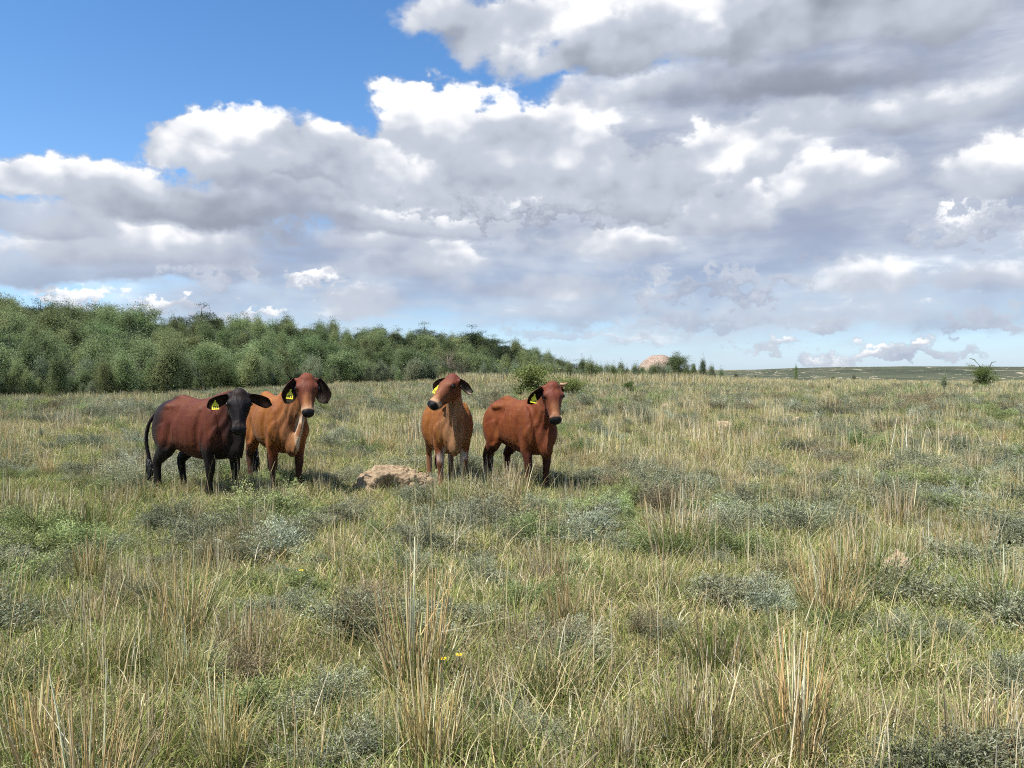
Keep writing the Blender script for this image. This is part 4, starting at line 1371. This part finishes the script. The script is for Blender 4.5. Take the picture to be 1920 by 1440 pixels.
def build_plants():
    rng = np.random.default_rng(21)
    spots_t, spots_s = [], []
    for px, py, hp, k in T_SPOTS:
        x, y = spot(px, py)
        h = hp / F * y
        nat = {'tall': 0.72, 'straw': 0.46, 'green': 0.42, 'loose': 0.62}[k]
        spots_t.append((x, y, k, h / nat))
    for px, py, hp, k in S_SPOTS:
        x, y = spot(px, py)
        spots_s.append((x, y, k, hp / F * y / 0.36))
    # the rest of the field; the nearest ones become objects, the far ones one mass
    x, y = scatter(rng, 2.6, 62, 0.55)
    k = in_field(x, y)
    x, y = x[k], y[k]
    pt = 0.5 + 0.5 * fnoise(x, y, 8.0, 3, 0.35)
    kt = rng.choice(['tall', 'straw', 'green', 'loose'], len(x), p=[0.10, 0.42, 0.36, 0.12])
    keep = rng.uniform(0, 1, len(x)) < 0.25 + 0.75 * smooth01(0.3, 0.7, pt)
    rt = [(a, b, c, rng.uniform(0.55, 1.0)) for a, b, c, q in zip(x, y, kt, keep) if q]
    x, y = scatter(rng, 2.6, 90, 1.25)
    k = in_field(x, y)
    x, y = x[k], y[k]
    ps = 0.5 + 0.5 * fnoise(x, y, 3.0, 3, 0.42)
    ks = rng.choice(['grey', 'brown', 'silver', 'olive'], len(x), p=[0.50, 0.14, 0.10, 0.26])
    keep = rng.uniform(0, 1, len(x)) < (0.15 + 0.85 * smooth01(0.4, 0.7, ps)) * (1 - 0.38 * smooth01(8, 13, y) * smooth01(55, 30, y))
    rs = [(a, b, c, rng.uniform(0.55, 1.15) * (1 + 0.5 * (b > 25))) for a, b, c, q in zip(x, y, ks, keep) if q]
    for name, fixed, rand, table, lab, cat in (('grass_bunch', spots_t, rt, TUSS_M, TUSS_LABEL, 'grass bunch'),
                                               ('low_shrub', spots_s, rs, SHR_M, SHR_LABEL, 'shrub')):
        rand = [r for r in sorted(rand, key=lambda r: r[1]) if clear(r[0], r[1], 0.15)
                and all((r[0] - f[0]) ** 2 + (r[1] - f[1]) ** 2 > 0.35 ** 2 for f in fixed)]
        nobj = 290 - len(fixed)
        seen = [r for r in rand if abs(r[0]) < 0.70 * r[1] + 0.3]
        edge = [r for r in rand if abs(r[0]) >= 0.70 * r[1] + 0.3]
        single = fixed + seen[:nobj]
        for x, y, k, s in single:
            i = int(rng.choice(kinds(table, k)))
            s = max(0.3, s)
            place(name, table[i][1], (x, y, float(ground(x, y)) - 0.01), rng.uniform(0, 6.283),
                  ((s * rng.uniform(0.95, 1.45), s * rng.uniform(0.9, 1.2), s * rng.uniform(0.75, 1.0)) if cat == 'shrub' else (s * rng.uniform(0.9, 1.15), s * rng.uniform(0.9, 1.15), s * 0.94)), describe(k, s, x, y), cat, lab[k][1])
        rest = seen[nobj:] + edge
        # far mass: the same plants, parts joined
        pr, start = [], {}
        for i, (k, kids) in enumerate(table):
            start.setdefault(k, []).append(i)
        P = np.array([(r[0], r[1], float(ground(r[0], r[1]))) for r in rest])
        I = [2 * int(rng.choice(start[r[2]])) for r in rest]
        protos = [me for k, kids in table for _, me in kids]
        S = np.array([r[3] for r in rest])
        RZ = rng.uniform(0, 6.283, len(rest))
        instancer('distant_grass_bunches' if cat == 'grass bunch' else 'distant_shrubs',
                  np.vstack([P, P]), np.concatenate([RZ, RZ]), np.concatenate([S, S]), np.concatenate([I, np.array(I) + 1]), protos,
                  'distant straw bunches dotted over the back of the field' if cat == 'grass bunch' else 'distant grey shrubs dotted over the back of the field', cat)


build_plants()
# ------------------------------------------------------------------ the wood on the hill and bushes at the field's edge
LEAF_MAT = foliage_mat('tree leaf', 0.46, 0.022, 0.34, sat=0.84)
BARK_MAT = foliage_mat('tree bark', 0.0, 0.01, 0.2)


def tube(pts, rad, sides=5):
    pts, rad = np.asarray(pts, float), np.asarray(rad, float)
    n = len(pts)
    d = np.gradient(pts, axis=0)
    d /= np.linalg.norm(d, axis=1, keepdims=True) + 1e-9
    ref = np.where(np.abs(d[:, 2:3]) > 0.9, [[1, 0, 0]], [[0, 0, 1]])
    a = np.cross(d, ref)
    a /= np.linalg.norm(a, axis=1, keepdims=True)
    b = np.cross(d, a)
    th = np.arange(sides) * 2 * math.pi / sides
    v = pts[:, None] + rad[:, None, None] * (a[:, None] * np.cos(th)[None, :, None] + b[:, None] * np.sin(th)[None, :, None])
    i, j = np.meshgrid(np.arange(n - 1), np.arange(sides), indexing='ij')
    j2 = (j + 1) % sides
    f = np.stack([i * sides + j, i * sides + j2, (i + 1) * sides + j2, (i + 1) * sides + j], -1).reshape(-1, 4)
    return v.reshape(-1, 3), f


def leaves(rng, c, n, spread, size, asp, cols, up=0.3, tone=1.0):
    p = c[None] + np.clip(rng.normal(0, 1, (n, 3)), -1.7, 1.7) * spread
    dv = rng.normal(0, 0.7, (n, 3)) + np.array([0, 0, up])
    dv /= np.linalg.norm(dv, axis=1, keepdims=True)
    sd = np.cross(dv, rng.normal(0, 1, (n, 3)))
    sd /= np.linalg.norm(sd, axis=1, keepdims=True) + 1e-9
    L = size * rng.uniform(0.6, 1.4, n)[:, None]
    w = L * asp
    q = np.stack([p, p + dv * L * 0.5 + sd * w * 0.5, p + dv * L, p + dv * L * 0.5 - sd * w * 0.5], 1)
    col = np.clip(pick(rng, cols, n, 0.15) * tone, 0.008, 0.5)
    return q.reshape(-1, 3), np.arange(n * 4).reshape(-1, 4), np.repeat(col, 4, 0)


BARKC = np.array([(0.13, 0.10, 0.075), (0.10, 0.08, 0.06), (0.17, 0.14, 0.11)])


def tree(seed, h, rad, form, pal, size=0.13, asp=0.45, nl=3200, trunk=0.09, bare=0.25):
    """form: 'round' spreading crown, 'spire' ascending sapling, 'pine' layered dark crown, 'dead' twigs"""
    rng = np.random.default_rng(seed)
    wood, fol = [], []
    lean = rng.normal(0, 0.05 * h, 2)
    tp = np.array([[0, 0, -0.3], [lean[0] * 0.2, lean[1] * 0.2, h * 0.3], [lean[0] * 0.6, lean[1] * 0.6, h * 0.62], [lean[0], lean[1], h * 0.93]])
    wood.append(tube(tp, [trunk * 1.25, trunk, trunk * 0.55, trunk * 0.12], 6))
    nb = {'round': 15, 'spire': 18, 'pine': 16, 'dead': 26}[form]
    clumps = []
    for k in range(nb):
        t = bare + (0.95 - bare) * (k + rng.uniform(0, 0.9)) / nb
        zz = t * h * (0.86 if form != 'spire' else 0.93)
        p0 = np.array([np.interp(zz, tp[:, 2], tp[:, 0]), np.interp(zz, tp[:, 2], tp[:, 1]), zz * 0.82])
        a = k * 2.4 + rng.normal(0, 0.4)
        if form == 'round':
            prof = math.sin(math.pi * min(0.98, 0.22 + 0.74 * (t - bare) / (1 - bare))) ** 0.6
            L, el = rad * prof * rng.uniform(0.65, 1.15), rng.uniform(0.1, 0.7) + 0.5 * t
        elif form == 'spire':
            prof = (1 - (t - bare) / (1 - bare)) ** 0.7 * 0.95 + 0.10
            L, el = rad * prof * rng.uniform(0.7, 1.2), rng.uniform(0.75, 1.15)
        elif form == 'pine':
            prof = math.sin(math.pi * min(0.97, 0.30 + 0.66 * (t - bare) / (1 - bare))) ** 0.5
            L, el = rad * prof * rng.uniform(0.75, 1.1), rng.uniform(-0.05, 0.45)
        else:
            L, el = rad * rng.uniform(0.6, 1.1) * (1.15 - 0.5 * t), rng.uniform(0.5, 1.2)
        d = np.array([math.cos(a) * math.cos(el), math.sin(a) * math.cos(el), math.sin(el)])
        p1 = p0 + d * L * 0.55 + rng.normal(0, 0.05 * L, 3)
        p2 = p0 + d * L + np.array([0, 0, 0.12 * L])
        wood.append(tube([p0, p1, p2], [trunk * 0.42 * (1.1 - t * 0.6), trunk * 0.25, trunk * 0.05], 4))
        if form == 'dead':
            for _ in range(7):
                q = p0 + (p2 - p0) * rng.uniform(0.3, 1.0)
                wood.append(tube([q, q + (d * 0.4 + rng.normal(0, 0.4, 3)) * L * 0.35, q + (d + rng.normal(0, 0.55, 3)) * L * 0.6], [trunk * 0.12, trunk * 0.08, trunk * 0.03], 3))
        m = {'round': 5, 'spire': 4, 'pine': 5, 'dead': 1}[form]
        for j in range(m):
            f = 0.35 + 0.7 * (j + rng.uniform(0, 1)) / m
            c = p0 + (p2 - p0) * f + rng.normal(0, 0.12 * L, 3)
            clumps.append((c, L))
    clumps.append((tp[3] + np.array([0, 0, 0.02 * h]), rad * 0.5))
    per = max(6, nl // len(clumps))
    for c, L in clumps:
        tone = rng.uniform(0.70, 1.30)
        sp = np.array([0.17, 0.17, 0.13]) * rad * rng.uniform(0.7, 1.25)
        up = 0.3
        if form == 'spire':
            sp = np.array([0.16, 0.16, 0.30]) * rad * rng.uniform(0.7, 1.3)
            up = 1.0
        if form == 'pine':
            sp = np.array([0.19, 0.19, 0.085]) * rad * rng.uniform(0.7, 1.2)
        fol.append(leaves(rng, c, per, sp, size, asp, pal, up, tone))
    wv, wf, o = [], [], 0
    for v, f in wood:
        wv.append(v); wf.append(f + o); o += len(v)
    wv, wf = np.vstack(wv), np.vstack(wf)
    wc = np.tile(BARKC[seed % 3], (len(wv), 1)) * (1.6 if form == 'dead' else 1.0)
    kids = [('trunk', mesh_np('trunk', wv, [wf], wc, BARK_MAT, True))]
    if nl:
        v, f, c = merge(fol)
        v[:, 2] = np.maximum(v[:, 2], 0.02)
        kids.append(('crown', mesh_np('crown', v, [f], c, LEAF_MAT)))
    return kids


P_LIGHT = 1.12 * np.array([(0.115, 0.150, 0.050), (0.140, 0.175, 0.062), (0.095, 0.130, 0.045), (0.165, 0.190, 0.085)]) * 1.45
P_MID = 1.18 * np.array([(0.070, 0.105, 0.034), (0.088, 0.122, 0.040), (0.055, 0.085, 0.030), (0.105, 0.135, 0.052)]) * 1.45
P_DARK = np.array([(0.030, 0.048, 0.022), (0.040, 0.058, 0.026), (0.024, 0.038, 0.020), (0.050, 0.066, 0.030)]) * 1.35
P_SAGE = np.array([(0.120, 0.150, 0.078), (0.150, 0.178, 0.095), (0.100, 0.130, 0.066), (0.175, 0.195, 0.115)]) * 1.45
P_DEAD = np.array([(0.13, 0.115, 0.085), (0.10, 0.09, 0.07)])
P_BRIGHT = np.array([(0.100, 0.150, 0.030), (0.135, 0.185, 0.040), (0.075, 0.115, 0.025), (0.17, 0.20, 0.05)]) * 1.35

TREES = {}
TREES['spire'] = [tree(600 + i, 4.6, 1.5, 'spire', P_LIGHT, 0.115, 0.30, 13500, 0.06, 0.01) for i in range(5)]
TREES['round'] = [tree(610 + i, 4.4, 2.1, 'round', (P_MID, P_LIGHT)[i % 2], 0.115, 0.42, 14500, 0.09, 0.01) for i in range(6)]
TREES['dark'] = [tree(620 + i, 5.0, 2.2, 'pine', P_DARK, 0.13, 0.30, 12000, 0.11, 0.10) for i in range(5)]
TREES['sage'] = [tree(630 + i, 3.2, 1.2, 'spire', P_SAGE, 0.11, 0.28, 8500, 0.045, 0.01) for i in range(4)]
TREES['dead'] = [tree(640 + i, 3.6, 1.6, 'dead', P_DEAD, 0.10, 0.3, 300, 0.07, 0.12) for i in range(2)]
TREES['bright'] = [tree(650 + i, 2.0, 1.35, 'round', P_BRIGHT, 0.10, 0.38, 9000, 0.05, 0.02) for i in range(2)]
TREE_LABEL = {
    'spire': ('upright feathery light green sapling in the hillside thicket', 'light feathery saplings of the wood'),
    'round': ('round crowned mid green tree in the hillside thicket', 'round crowned trees of the wood'),
    'dark': ('dark evergreen tree with layered crown on the wooded hill', 'dark evergreens of the wood'),
    'sage': ('pale sage green sapling at the edge of the wood', 'pale saplings along the wood edge')}


TREE_LOOK = {'spire': 'feathery light green sapling', 'round': 'round crowned green tree', 'dark': 'dark evergreen tree with layered crown', 'sage': 'pale sage green sapling'}


def at(px, d):
    x = (px - 960) / F * d
    return x, d, float(ground(x, d))


def put_tree(kind, px, d, h, label=None, cat='tree', group=None, name='tree', var=None, wide=1.0, rng=random):
    kids = TREES[kind][(var if var is not None else rng.randrange(len(TREES[kind])))]
    nat = {'spire': 4.6, 'round': 4.4, 'dark': 5.0, 'sage': 3.2, 'dead': 3.6, 'bright': 2.0}[kind]
    x, y, z = at(px, d)
    s = h / nat
    if label is None:
        label, group = TREE_LABEL[kind]
        rank = h / nat
        fr, rg = float(np.interp((px - 960) / F, _S, _FRONT)), float(np.interp((px - 960) / F, _S, _RIDGE))
        f_ = (d - fr) / (rg - fr)
        label = '%s%s %s' % ('broad ' if wide > 1.32 else ('slender ' if wide < 1.15 else ''), ('short ' if rank < 0.82 else ('tall ' if rank > 1.02 else '')) + TREE_LOOK[kind],
                             'in the front row of the wood' if f_ < 0.06 else ('low on the wooded slope' if f_ < 0.35 else ('halfway up the wooded slope' if f_ < 0.7 else 'on the crest of the wooded hill')))
    return place(name, kids, (x, y, z - 0.05), rng.uniform(0, 6.28), (s * wide, s * wide, s), label, cat, group)


def build_trees():
    rng = random.Random(5)
    pts = []
    tries = 0
    px = -90.0
    while px < 1120:                        # the front row stands close
        s = (px - 960) / F
        fr = float(np.interp(s, _S, _FRONT)) + rng.uniform(-1.5, 2.5)
        pts.append((s * fr, fr, px, 0.0))
        px += 1.9 * F / fr * rng.uniform(0.5, 1.5)
    while len(pts) < 285 and tries < 60000:
        tries += 1
        px = rng.uniform(-110, 1130)
        s = (px - 960) / F
        fr, rg = float(np.interp(s, _S, _FRONT)), float(np.interp(s, _S, _RIDGE))
        f = rng.random() ** 0.85
        d = fr + f * (rg + 6 - fr)
        x = s * d
        if any((x - a) ** 2 + (d - b) ** 2 < 2.7 ** 2 for a, b, *_ in pts):
            continue
        pts.append((x, d, px, f))
    for x, d, px, f in pts:
        right = smooth01(450, 900, px)
        r = rng.random()
        if f > 0.80:
            kind = 'dark' if r < 0.30 + 0.6 * right else ('round' if r < 0.75 else 'spire')
        elif f < 0.22:
            kind = 'sage' if r < 0.15 + 0.60 * right else ('spire' if r < 0.80 else 'round')
        else:
            kind = 'spire' if r < 0.50 else ('round' if r < 0.93 - 0.30 * right * (f > 0.45) else 'dark')
        h = {'spire': 4.2, 'round': 4.2, 'dark': 4.2, 'sage': 3.0}[kind] * rng.uniform(0.8, 1.25)
        if f == 0.0:
            h *= rng.uniform(0.45, 1.0)
        if f > 0.75:
            h *= rng.uniform(0.85, 1.25)
        if px > 1000:
            h *= 0.8
        put_tree(kind, px, d, h, rng=rng, wide=rng.uniform(1.05, 1.5))
    # trees that stand out one by one
    put_tree('dark', 885, 138, 6.4, 'big dark broad crowned tree standing highest on the right shoulder of the hill', rng=rng, wide=1.25)
    put_tree('dark', 925, 142, 5.0, 'dark dome shaped tree beside the biggest tree on the hill', rng=rng, wide=1.3)
    put_tree('dark', 745, 126, 5.2, 'dark ragged tree left of the gap in the skyline', rng=rng, wide=0.95)
    put_tree('dark', 460, 112, 5.4, 'spreading dark tree with a bare top on the ridge', rng=rng, wide=0.9)
    put_tree('dark', 540, 108, 5.2, 'cluster of dark pointed crowns on the middle ridge', rng=rng, wide=1.25)
    put_tree('dark', 250, 100, 5.0, 'dark pointed tree sticking out above the light green thicket', rng=rng, wide=0.9)
    put_tree('dead', 842, 112, 4.6, 'leafless greyish brown tree inside the thicket', rng=rng, wide=1.1)
    put_tree('dead', 868, 96, 2.6, 'pale dry twiggy bush at the edge of the wood', 'bush', rng=rng, name='bush', wide=0.7)
    put_tree('round', 1262, 116, 4.6, 'dark rounded tree standing alone right of the wood', rng=rng, var=0, wide=0.95)
    put_tree('dark', 1272, 121, 5.0, 'dark evergreen just behind the lone rounded tree', rng=rng, var=1, wide=0.9)
    put_tree('spire', 1088, 108, 3.6, 'slim sapling at the right end of the wood', rng=rng, wide=0.8)
    put_tree('spire', 1492, 120, 2.9, 'single thin sapling on the open field crest', rng=rng, wide=0.55)
    put_tree('bright', 1012, 46, 2.0, 'bright green rounded bush behind the cattle', 'bush', rng=rng, name='bush', var=0, wide=1.4)
    put_tree('bright', 1075, 47, 1.15, 'lower green bush beside the bright rounded one', 'bush', rng=rng, name='bush', var=1, wide=1.5)
    put_tree('bright', 1182, 55, 0.95, 'small dark green bush in the open field', 'bush', rng=rng, name='bush', var=0, wide=0.9)
    put_tree('bright', 84, 29, 0.62, 'small green bush in the field on the wood side', 'bush', rng=rng, name='bush', var=1, wide=0.9)
    put_tree('bright', 1848, 68, 2.0, 'green bush with arching dead branches at the field edge', 'bush', rng=rng, name='bush', var=0, wide=0.85)
    put_tree('sage', 1770, 58, 1.55, 'small upright dark sapling at the field edge', rng=rng, wide=0.7)
    scrub = [(1318, 110, 3.6, .7), (1300, 112, 3.1, .9), (1335, 114, 2.8, .9), (1350, 112, 2.2, 1.0), (1380, 112, 1.5, 1.2), (1415, 116, 1.4, 1), (1560, 112, 1.2, 1.3), (1600, 118, 1.4, 1)]
    scrub += [(1192, 104, 2.8, 1.2), (1206, 107, 2.6, 1.3), (1221, 103, 2.7, 1.3), (1236, 108, 3.0, 1.2), (1250, 104, 2.6, 1.2), (1165, 106, 3.0, 1.2), (1140, 104, 2.8, 1.2)]
    for k in range(34):
        px = 900 + 390 * (k + rng.random()) / 34
        scrub.append((px, rng.uniform(92, 122), rng.uniform(1.8, 3.3) * (1.0 if px < 1150 else 0.85), rng.uniform(0.8, 1.2)))
    for px, d, h, w in scrub:
        put_tree('sage' if rng.random() < 0.65 else 'spire', px, d, h, '%s sapling %s in the loose scrub right of the wood' % ('shoulder high' if h < 1.6 else ('bushy' if w > 1.1 else ('tall thin' if w < 0.95 else 'upright')), 'at the field edge' if d < 100 else ('in the middle' if d < 110 else 'at the back')), 'sapling', 'saplings in the loose scrub', 'sapling', wide=w, rng=rng)



def build_undergrowth():
    """the nameless young growth that closes the gaps between the trees"""
    rng = np.random.default_rng(9)
    n = 900
    px = rng.uniform(-110, 1130, n)
    s = (px - 960) / F
    fr, rg = np.interp(s, _S, _FRONT), np.interp(s, _S, _RIDGE)
    d = fr - 0.5 + rng.uniform(0, 1, n) ** 1.2 * (rg - fr + 4)
    x = s * d
    protos = [k[1][1] for k in TREES['spire']] + [k[1][1] for k in TREES['sage']] + [TREES['dark'][0][1][1]]
    idx = np.where(rng.uniform(0, 1, n) < 0.35 + 0.4 * smooth01(500, 950, px), 5 + rng.integers(0, 4, n), rng.integers(0, 5, n))
    idx = np.where(rng.uniform(0, 1, n) < 0.08, 9, idx)
    nat = np.where(idx < 5, 4.6, np.where(idx < 9, 3.2, 5.0))
    h = rng.uniform(1.2, 3.4, n)
    instancer('undergrowth', np.stack([x, d, ground(x, d) - 0.05], 1), rng.uniform(0, 6.283, n), h / nat, idx, protos,
              'dense young undergrowth filling the gaps of the wood', 'undergrowth')


build_trees()
build_undergrowth()
# ------------------------------------------------------------------ termite mound, stones, flowers, dead branches
def earth_mat(name, c1, c2, dark, scale=14.0):
    m, nt, out = new_mat(name)
    at_ = nt.nodes.new('ShaderNodeAttribute')
    at_.attribute_name = 'col'
    tc = nt.nodes.new('ShaderNodeTexCoord')
    ob = tc.outputs['Object']
    a = V(nt, noise_node(nt, ob, scale, 6, 0.65))
    b = V(nt, noise_node(nt, ob, scale * 4, 5, 0.7))
    col = mixcol(nt, a.step(0.35, 0.65), c1, c2)
    col = mixcol(nt, b.step(0.55, 0.75) * 0.6, col, dark)
    col = mixcol(nt, 1.0, col, at_.outputs['Color'], 'MULTIPLY')
    d = nt.nodes.new('ShaderNodeBsdfDiffuse')
    d.inputs['Roughness'].default_value = 1.0
    nt.links.new(col, d.inputs['Color'])
    bp = nt.nodes.new('ShaderNodeBump')
    bp.inputs['Strength'].default_value = 0.9
    bp.inputs['Distance'].default_value = 0.02
    nt.links.new((a + b * 0.5).s, bp.inputs['Height'])
    nt.links.new(bp.outputs[0], d.inputs['Normal'])
    nt.links.new(d.outputs[0], out.inputs[0])
    return m


MOUND_MAT = earth_mat('baked termite earth', (0.31, 0.225, 0.14), (0.42, 0.32, 0.21), (0.17, 0.115, 0.07))
STONE_MAT = earth_mat('sandstone', (0.46, 0.33, 0.22), (0.55, 0.43, 0.31), (0.28, 0.20, 0.13), 20.0)
PALE_MAT = earth_mat('pale stone', (0.60, 0.55, 0.47), (0.70, 0.66, 0.58), (0.40, 0.35, 0.28), 20.0)


def nz(p, s, o=0):
    return np.array([mnoise.fractal(Vector((a * s + o, b * s, c * s)), 0.8, 2.0, 4) for a, b, c in p])


def dome(name, x, y, rx, ry, h, mat, seed, rough=0.12, hollow=None, n=64, k=34, sink=0.06):
    """irregular dome with a closed underside edge below the ground; hollow = (azimuth, height, half width, half height, depth)"""
    ph = np.linspace(0, math.pi / 2, k) ** 1.0
    th = np.arange(n) * 2 * math.pi / n
    Pm, T = np.meshgrid(ph, th, indexing='ij')
    v = np.stack([np.sin(Pm) ** 0.8 * np.cos(T), np.sin(Pm) ** 0.8 * np.sin(T), np.cos(Pm) ** 0.9], -1).reshape(-1, 3)
    g = 1 + rough * nz(v, 1.7, seed) + rough * 0.8 * nz(v, 6.5, seed + 9)
    col = np.ones((len(v), 3))
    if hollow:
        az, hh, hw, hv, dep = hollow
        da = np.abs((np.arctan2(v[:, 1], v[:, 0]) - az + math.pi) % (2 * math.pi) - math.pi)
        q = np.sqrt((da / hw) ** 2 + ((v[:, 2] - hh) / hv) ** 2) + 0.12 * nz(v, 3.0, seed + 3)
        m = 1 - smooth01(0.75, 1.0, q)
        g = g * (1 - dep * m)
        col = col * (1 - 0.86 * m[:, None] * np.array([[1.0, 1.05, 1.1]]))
    v = v * g[:, None] * np.array([rx, ry, h])
    v[:, 2] -= sink
    i, j = np.meshgrid(np.arange(k - 1), np.arange(n), indexing='ij')
    j2 = (j + 1) % n
    q = np.stack([i * n + j, (i + 1) * n + j, (i + 1) * n + j2, i * n + j2], -1).reshape(-1, 4)
    o = link(bpy.data.objects.new(name, mesh_np(name, v, [q], np.clip(col, 0.06, 1), mat, True)))
    o.location = (x, y, float(ground(x, y)))
    return o


def build_small():
    rng = np.random.default_rng(77)
    mx, my = spot(724, 930)
    r0 = empty('termite_mound', (mx, my + 0.35, float(ground(mx, my))))
    tag(r0, 'broken open termite mound of pale earth with a dark hollow in its side', 'termite mound')
    shell = dome('shell', 0, 0, 0.50, 0.40, 0.38, MOUND_MAT, 4.0, 0.10, (-math.pi / 2 + 0.10, 0.55, 0.58, 0.36, 0.78), 110, 60)
    shell.location = (0, 0, 0); shell.parent = r0
    clod = dome('clod', 0, 0, 0.055, 0.05, 0.05, MOUND_MAT, 7.0, 0.30, None, 14, 8, 0.01)
    clod.parent = r0; clod.location = (0.44, -0.18, 0.06)
    for _ in range(44):
        c = bpy.data.objects.new('clod', clod.data)
        link(c, r0)
        a = rng.uniform(-0.75, 0.3)
        rr = rng.uniform(0.40, 0.56)
        c.location = (math.cos(a) * rr * 1.0, math.sin(a) * rr * 0.9, rng.uniform(0.02, 0.30) * (1.75 - rr * 2.3))
        c.rotation_euler = tuple(rng.uniform(0, 6, 3))
        c.scale = tuple(rng.uniform(0.4, 1.3) * rng.uniform(0.8, 1.2, 3))
    for px, py, w, h, mat, lab, sd in ((1688, 1090, 62, 46, STONE_MAT, 'small rounded tan earth mound half hidden in green grass', 1.0),
                                       (1357, 810, 34, 20, STONE_MAT, 'rounded sandy stone among grey shrubs in the middle field', 2.0),
                                       (1494, 806, 28, 20, STONE_MAT, 'smaller sandy stone standing apart beyond the rounded one', 3.0),
                                       (640, 782, 18, 9, PALE_MAT, 'pale flat stone lying behind the cattle', 5.0),
                                       (1247, 768, 20, 9, STONE_MAT, 'low sandy stone lying far back in the field', 6.0)):
        x, y = spot(px, py)
        tag(dome('stone', x, y, w / 2 / F * y, w / 2 / F * y, h / F * y + 0.05, mat, sd, 0.2, None, 36, 20, 0.05), lab, 'stone')
    # yellow daisies
    pet = plain_mat('yellow petals', (0.80, 0.60, 0.02), 0.5)
    mid = plain_mat('flower eye', (0.55, 0.30, 0.02), 0.7)
    stm = plain_mat('flower stem', (0.14, 0.20, 0.06), 0.6)
    for px, py, d, lab in ((830, 1238, 3.75, 'yellow daisy beside the tallest straw bunch'), (860, 1231, 3.75, 'taller yellow daisy right of its twin'), (563, 1071, 5.5, 'lone yellow flower over an olive shrub')):
        x, z = (px - 960) / F * d, EYE - (py - HORIZ) / F * d
        z0 = float(ground(x, d))
        e = empty('daisy', (x, d, z0))
        tag(e, lab, 'flower')
        hgt = z - z0
        v, f = tube([(0, 0, 0), (0.01, 0, hgt * 0.6), (0, 0, hgt)], [0.0025, 0.002, 0.002], 5)
        link(bpy.data.objects.new('stem', mesh_np('stem', v, [f], None, stm)), e)
        vs, fs = [], []
        for k in range(12):
            a = k * math.pi / 6
            dv = np.array([math.cos(a), math.sin(a) * 0.95, 0.12 * math.sin(a) + 0.15])
            sd = np.array([-math.sin(a), math.cos(a), 0])
            b = len(vs)
            vs += [dv * 0.004, dv * 0.012 + sd * 0.004, dv * 0.019, dv * 0.012 - sd * 0.004]
            fs.append([b, b + 1, b + 2, b + 3])
        o = link(bpy.data.objects.new('petals', mesh_np('petals', np.array(vs), [np.array(fs)], None, pet)), e)
        o.location = (0, 0, hgt)
        v, f = ball((0, 0, hgt + 0.003), (0.007, 0.007, 0.004))
        me = bpy.data.meshes.new('flower_eye'); me.from_pydata(v.tolist(), [], f); me.materials.append(mid)
        link(bpy.data.objects.new('flower_eye', me), e)
    # arching dead branches over the bush at the field's edge
    rg = random.Random(3)
    for b in [o for o in COL.objects if o.get('label', '').startswith('green bush with arching')]:
        for k in range(3):
            s = 1 if k != 1 else -0.6
            pts = [(0, 0, 0.3), (0.5 * s, 0.1, 1.5 + 0.3 * k), (1.1 * s, 0.1, 2.2 + 0.25 * k), (1.7 * s, 0.0, 2.15 + 0.35 * k)]
            v, f = tube(pts, [0.05, 0.04, 0.045, 0.02], 5)
            c = np.tile([(0.10, 0.11, 0.06)], (len(v), 1))
            link(bpy.data.objects.new('dead_branch', mesh_np('dead_branch', v, [f], c, BARK_MAT, True)), b)
    put_tree('dead', 376, 26, 0.62, 'small leafless twiggy shrub behind the dark cow', 'shrub', rng=rg, name='shrub', wide=0.9)


build_small()
